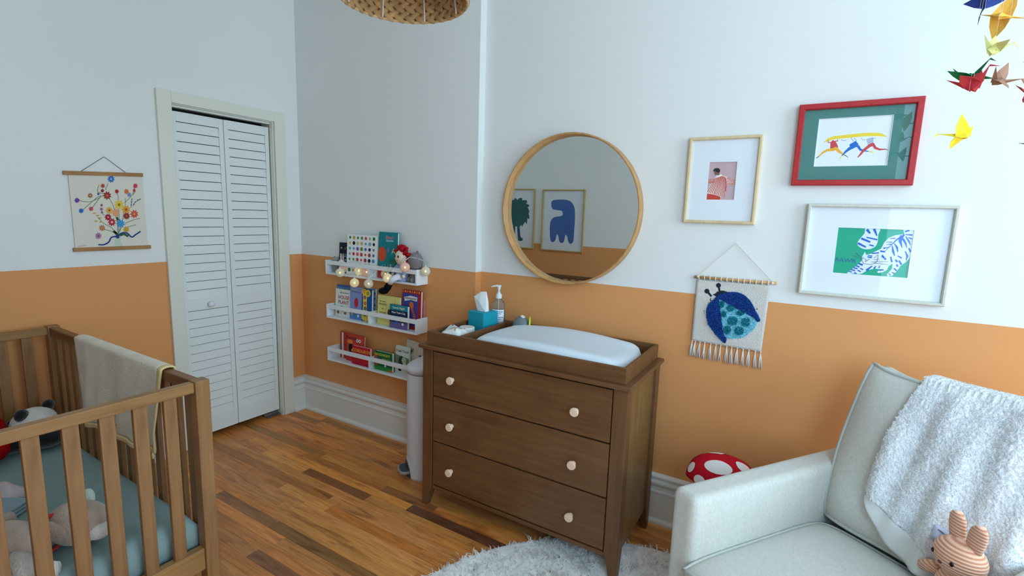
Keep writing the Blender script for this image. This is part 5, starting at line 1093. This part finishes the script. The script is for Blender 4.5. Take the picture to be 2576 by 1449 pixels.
for x, y, an in ((733, 572, 30), (823, 650, 35), (882, 740, 20), (345, 768, -5), (362, 877, 30), (415, 968, 40)): flat('foot', [(x+16*math.cos(R(an+a))*1.3, y+16*math.sin(R(an+a))*1.3) for a in (45, 135, 225, 315)], BKF, .003)
tuft('beetle_body', [(485, 640), (540, 665), (640, 720), (760, 785), (870, 850), (882, 900), (830, 970), (740, 1030), (640, 1046), (560, 1032), (535, 990), (520, 900), (500, 760)], (134, 206, 222), .008, 1300)
for i, (x, y, rx, ry) in enumerate(((515, 690, 28, 36), (607, 727, 40, 38), (707, 782, 44, 24), (537, 790, 26, 32), (625, 862, 56, 48), (762, 876, 50, 48), (572, 955, 42, 44), (695, 965, 52, 44))): tuft('spot', circle((x, y), rx, 14, ry), (36, 138, 158), .0105, 130, 0)
tuft('wing_cover', [(472, 600), (430, 640), (385, 680), (360, 740), (360, 830), (380, 900), (420, 960), (470, 1020), (520, 1070), (548, 1090), (566, 1045), (538, 1000), (522, 900), (502, 760), (487, 640)], (42, 82, 160), .011, 1100)
tuft('wing_cover', [(474, 600), (530, 575), (620, 560), (700, 570), (770, 610), (830, 680), (870, 760), (905, 820), (916, 866), (882, 872), (850, 832), (760, 780), (640, 720), (540, 660), (487, 632)], (42, 82, 160), .011, 1300)
MB().tube([(-.440, -.010, 1.243), (-.108, -.010, 1.246)], .0062, 12).build('dowel', wood('pine_dowel', (190, 140, 84), (214, 168, 112), 0, .5, 50), bh, smooth=True)
MB().tube([(-.424, -.011, 1.250), (-.279, -.006, 1.404), (-.124, -.011, 1.252)], .0016, 6).build('hanging_cord', mat('cream_cord', (226, 220, 208), .9), bh)
for i in range(13):
    u = .03+.078*i; x = -.428+.298*u
    MB().tube([(x+.0085*0, -.010+.0082*math.cos(a), 1.2435+.0085*math.sin(a)) for a in [2*math.pi*j/10 for j in range(10)]], .0022, 6, closed=True).build('loop', mat('cream_cord', (226, 220, 208), .9), bh)
for x_ in (-.424, -.124): MB().ell((x_, -.014, 1.246), (.006, .006, .006), 10, 8).build('knot', mat('cream_cord', (226, 220, 208), .9), bh)
for i, px in enumerate((185, 228, 280, 330, 395, 450, 498, 562, 612, 670, 728, 785, 848, 900)):
    u = min(1.0, max(0, (px-195)/720)); p0 = Vector(bpt(min(1, u+.012), 0, 0)); m = MB(); m.ell((p0.x, p0.y, p0.z-.001), (.0042, .004, .0045), 8, 6)
    for k in range(5):
        e_ = p0+Vector((-.006+.0034*k+rb3.uniform(-.002, .002)-.006*(1-u)+.002, rb3.uniform(-.003, .003), -.074+rb3.uniform(-.006, .004)))
        m.tube([p0+Vector((0, 0, -.002)), p0.lerp(e_, .5)+Vector((rb3.uniform(-.002, .002), -.002, 0)), e_], .0017, 5)
    m.build('tassel', mat('cream_tassel', (226, 222, 216), .95, .05), bh, smooth=True)

# ================================================================ SHAG RUG
rg_ = thing('shag_rug', 'round white shaggy rug under the dresser corner and armchair', 'rug', (-.300, 1.200, 0))
RR = .945
MB().lathe([(RR, .001), (RR, .006), (RR-.01, .009), (.001, .009)], 72).build('rug_base', mat('rug_backing', (250, 250, 248), .95, .05), rg_)
rq = np.random.default_rng(21); n_ = 24000
rad = RR*np.sqrt(rq.uniform(0, 1, n_)); ang = rq.uniform(0, 2*np.pi, n_); P_ = np.stack([rad*np.cos(ang), rad*np.sin(ang), np.full(n_, .006)], 1)
vis = (P_[:, 1] > -.15) | (rq.uniform(0, 1, n_) < .35); P_ = P_[vis]
wx, wy = P_[:, 0]-.300, P_[:, 1]+1.200
# pile parts round the dresser's feet
for fx, fy in ((-.579, 1.855), (-.579, 2.265)): keep = np.hypot(wx-fx, wy-fy) > .045; P_ = P_[keep]; wx, wy = P_[:, 0]-.300, P_[:, 1]+1.200
N_ = np.tile([0, 0, 1.], (len(P_), 1)); clump = np.stack([np.sin(P_[:, 0]*38+2*np.sin(P_[:, 1]*21)), np.cos(P_[:, 1]*41+2*np.sin(P_[:, 0]*17)), np.zeros(len(P_))], 1)*.45
N_ = N_+clump; N_ /= np.linalg.norm(N_, axis=1)[:, None]
V, F = fur_blades(P_, N_, 0, .044, .0085, (0, 0, 0), rq, flat=.72); V[:, 2] = np.maximum(V[:, 2], .003)
np_mesh('shag_pile', V, F, fur_mat('shag_white', (252, 252, 251), .5), rg_)['kind'] = 'stuff'

# ================================================================ PENDANT LAMP
lp = thing('pendant_lamp', 'woven seagrass pendant lampshade hanging at the top of the view', 'lamp', (-1.085, 1.150, 2.105))
RB, RTp, HS = .186, .150, .260
M_SEA = mat('seagrass', (186, 150, 104), .8, .15, var=.30, vscale=18)
m = MB()
for k in range(9):
    z = .016+k*.029; r = RB+(RTp-RB)*(z/HS); nseg = 34
    for i in range(nseg):
        for s_ in (0, 1):
            a = 2*math.pi*(i+.5*s_)/nseg; tilt_ = R(32 if s_ else -32)
            mt_ = Matrix.Rotation(a+math.pi/2, 4, 'Z') @ Matrix.Rotation(tilt_, 4, 'Y')
            m.ell((r*math.cos(a), r*math.sin(a), z+(.006 if s_ else -.006)), (.024, .007, .0095), 7, 5, mtx=mt_)
o = m.build('woven_braid', M_SEA, lp, smooth=True, fixn=False); o['kind'] = 'stuff'
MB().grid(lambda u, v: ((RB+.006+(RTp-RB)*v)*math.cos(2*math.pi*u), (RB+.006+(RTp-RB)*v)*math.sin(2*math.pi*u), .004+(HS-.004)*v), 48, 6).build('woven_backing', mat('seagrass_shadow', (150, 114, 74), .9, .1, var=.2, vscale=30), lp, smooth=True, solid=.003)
MB().tube([(RB*math.cos(2*math.pi*i/48), RB*math.sin(2*math.pi*i/48), .002) for i in range(48)], .0042, 8, closed=True).build('rim', mat('seagrass_rim', (206, 178, 132), .7, var=.15, vscale=60), lp, smooth=True)
M_WIRE = mat('white_wire', (226, 228, 226), .4)
for i in range(8):
    a = R(20+45*i); MB().tube([((RB-.014)*math.cos(a), (RB-.014)*math.sin(a), .0), ((RTp-.012)*math.cos(a), (RTp-.012)*math.sin(a), HS)], .0024, 6).build('frame_wire', M_WIRE, lp)
MB().tube([(0, 0, HS), (0, 0, ZC-2.105-.02)], .003, 8).build('cord', M_WIRE, lp)
MB().tube([((RTp-.01)*math.cos(a), (RTp-.01)*math.sin(a), HS) for a in [2*math.pi*i/32 for i in range(32)]], .003, 6, closed=True).build('top_ring', M_WIRE, lp)
for i in range(3): MB().tube([(0, 0, HS), ((RTp-.01)*math.cos(R(120*i)), (RTp-.01)*math.sin(R(120*i)), HS)], .0024, 6).build('spider_arm', M_WIRE, lp)
MB().lathe([(.018, HS-.06), (.018, HS), (.008, HS+.02)], 16).build('socket', M_WIRE, lp)
MB().ell((0, 0, HS-.105), (.030, .030, .042), 16, 12).build('bulb', mat('frosted_bulb', (240, 240, 236), .4), lp, smooth=True)
MB().lathe([(.055, ZC-2.105-.001), (.055, ZC-2.105-.014), (.012, ZC-2.105-.026)], 24).build('ceiling_rose', M_WIRE, lp)

# ================================================================ PAPER CRANES
def crane(label, pos, col, rz, pitch_, roll_, span=.105, wing=28, back=None):
    t = thing('paper_crane', label, 'paper crane', pos, group='folded paper cranes on threads', rot=(R(pitch_), R(roll_), R(rz)))
    m_ = mat('paper_%d_%d_%d' % col, col, .75, .1); m2 = mat('paper_%d_%d_%d' % (back or col), back or col, .75, .1); h = span/2
    def sheet(vs, fs, name, mm_): return MB().add(vs, fs).build(name, mm_, t, solid=.0005, fixn=False)
    b_ = h*.44
    # body: folded diamond with an open ridge
    sheet([(-b_, 0, 0), (0, -b_*.30, -b_*.55), (b_, 0, 0), (0, b_*.30, -b_*.55), (0, 0, b_*.42), (0, 0, -b_*.9)], [(0, 1, 4), (1, 2, 4), (2, 3, 4), (3, 0, 4), (0, 5, 1), (1, 5, 2), (2, 5, 3), (3, 5, 0)], 'body', m_)
    for sy in (-1, 1):
        w = R(wing); yy, zz = sy*h*math.cos(w), h*math.sin(w)
        sheet([(-b_*.80, sy*.002, -b_*.12), (b_*.80, sy*.002, -b_*.12), (b_*.10, yy, zz), (0, sy*.003, b_*.34), (-b_*.62, yy*.45, zz*.5), (b_*.62, yy*.45, zz*.5)], [(0, 3, 4), (3, 2, 4), (3, 5, 2), (3, 1, 5), (0, 1, 3)], 'wing', m_)
    n0, n1 = Vector((b_*.4, 0, -b_*.2)), Vector((h*.78, 0, h*.55))
    sheet([tuple(n0+Vector((0, 0, -b_*.5))), tuple(n0+Vector((-b_*.2, -.003, .004))), tuple(n0+Vector((-b_*.2, .003, .004))), tuple(n1)], [(0, 1, 3), (0, 2, 3), (1, 2, 3)], 'neck', m2)
    sheet([tuple(n1), tuple(n1+Vector((-.003, -.0015, -.003))), tuple(n1+Vector((.016, 0, -.012)))], [(0, 1, 2)], 'beak', m2)
    t0, t1_ = Vector((-b_*.4, 0, -b_*.2)), Vector((-h*.92, 0, h*.62))
    sheet([tuple(t0+Vector((0, 0, -b_*.5))), tuple(t0+Vector((b_*.2, -.003, .004))), tuple(t0+Vector((b_*.2, .003, .004))), tuple(t1_)], [(0, 1, 3), (0, 2, 3), (1, 2, 3)], 'tail', m2)
    mi = (Matrix.LocRotScale(Vector(pos), t.rotation_euler, None)).inverted()
    MB().tube([mi @ (Vector(pos)+Vector((0, 0, .004))), mi @ Vector((pos[0], pos[1], ZC-.001))], .0002, 4).build('thread', mat('nylon_thread', (235, 238, 240), .3), t)
crane('navy blue paper crane cut off by the top edge', (.287, 1.615, 2.020), (52, 66, 132), 100, 10, 70, .085)
crane('golden orange paper crane highest at the right', (.322, 1.632, 1.988), (250, 190, 84), -20, -78, 20, .110, 20)
crane('pale yellow paper crane above the green and red ones', (.315, 1.614, 1.912), (222, 218, 142), 22, 26, 12, .080, 40)
crane('green paper crane with level wings behind the red one', (.276, 1.600, 1.850), (44, 140, 84), -58, -6, 0, .115, 6, (40, 110, 70))
crane('red paper crane in the cluster of three', (.279, 1.566, 1.828), (206, 66, 72), -40, 20, -12, .100, 34)
crane('brown paper crane right of the red one', (.330, 1.598, 1.838), (168, 128, 106), 30, 64, 18, .085, 26)
crane('bright yellow paper crane lowest of the mobile', (.272, 1.554, 1.714), (250, 224, 62), 205, 58, 14, .095, 22)
crane('red paper crane clipped by the right edge', (.392, 1.632, 1.806), (196, 70, 74), 60, 20, 20, .09)
crane('mint green paper crane clipped by the right edge', (.405, 1.632, 1.882), (90, 196, 130), 30, 0, 0, .10, 10)
crane('grey-blue paper crane low at the right edge', (.416, 1.612, 1.688), (110, 140, 170), 40, 10, 10, .09, 10)
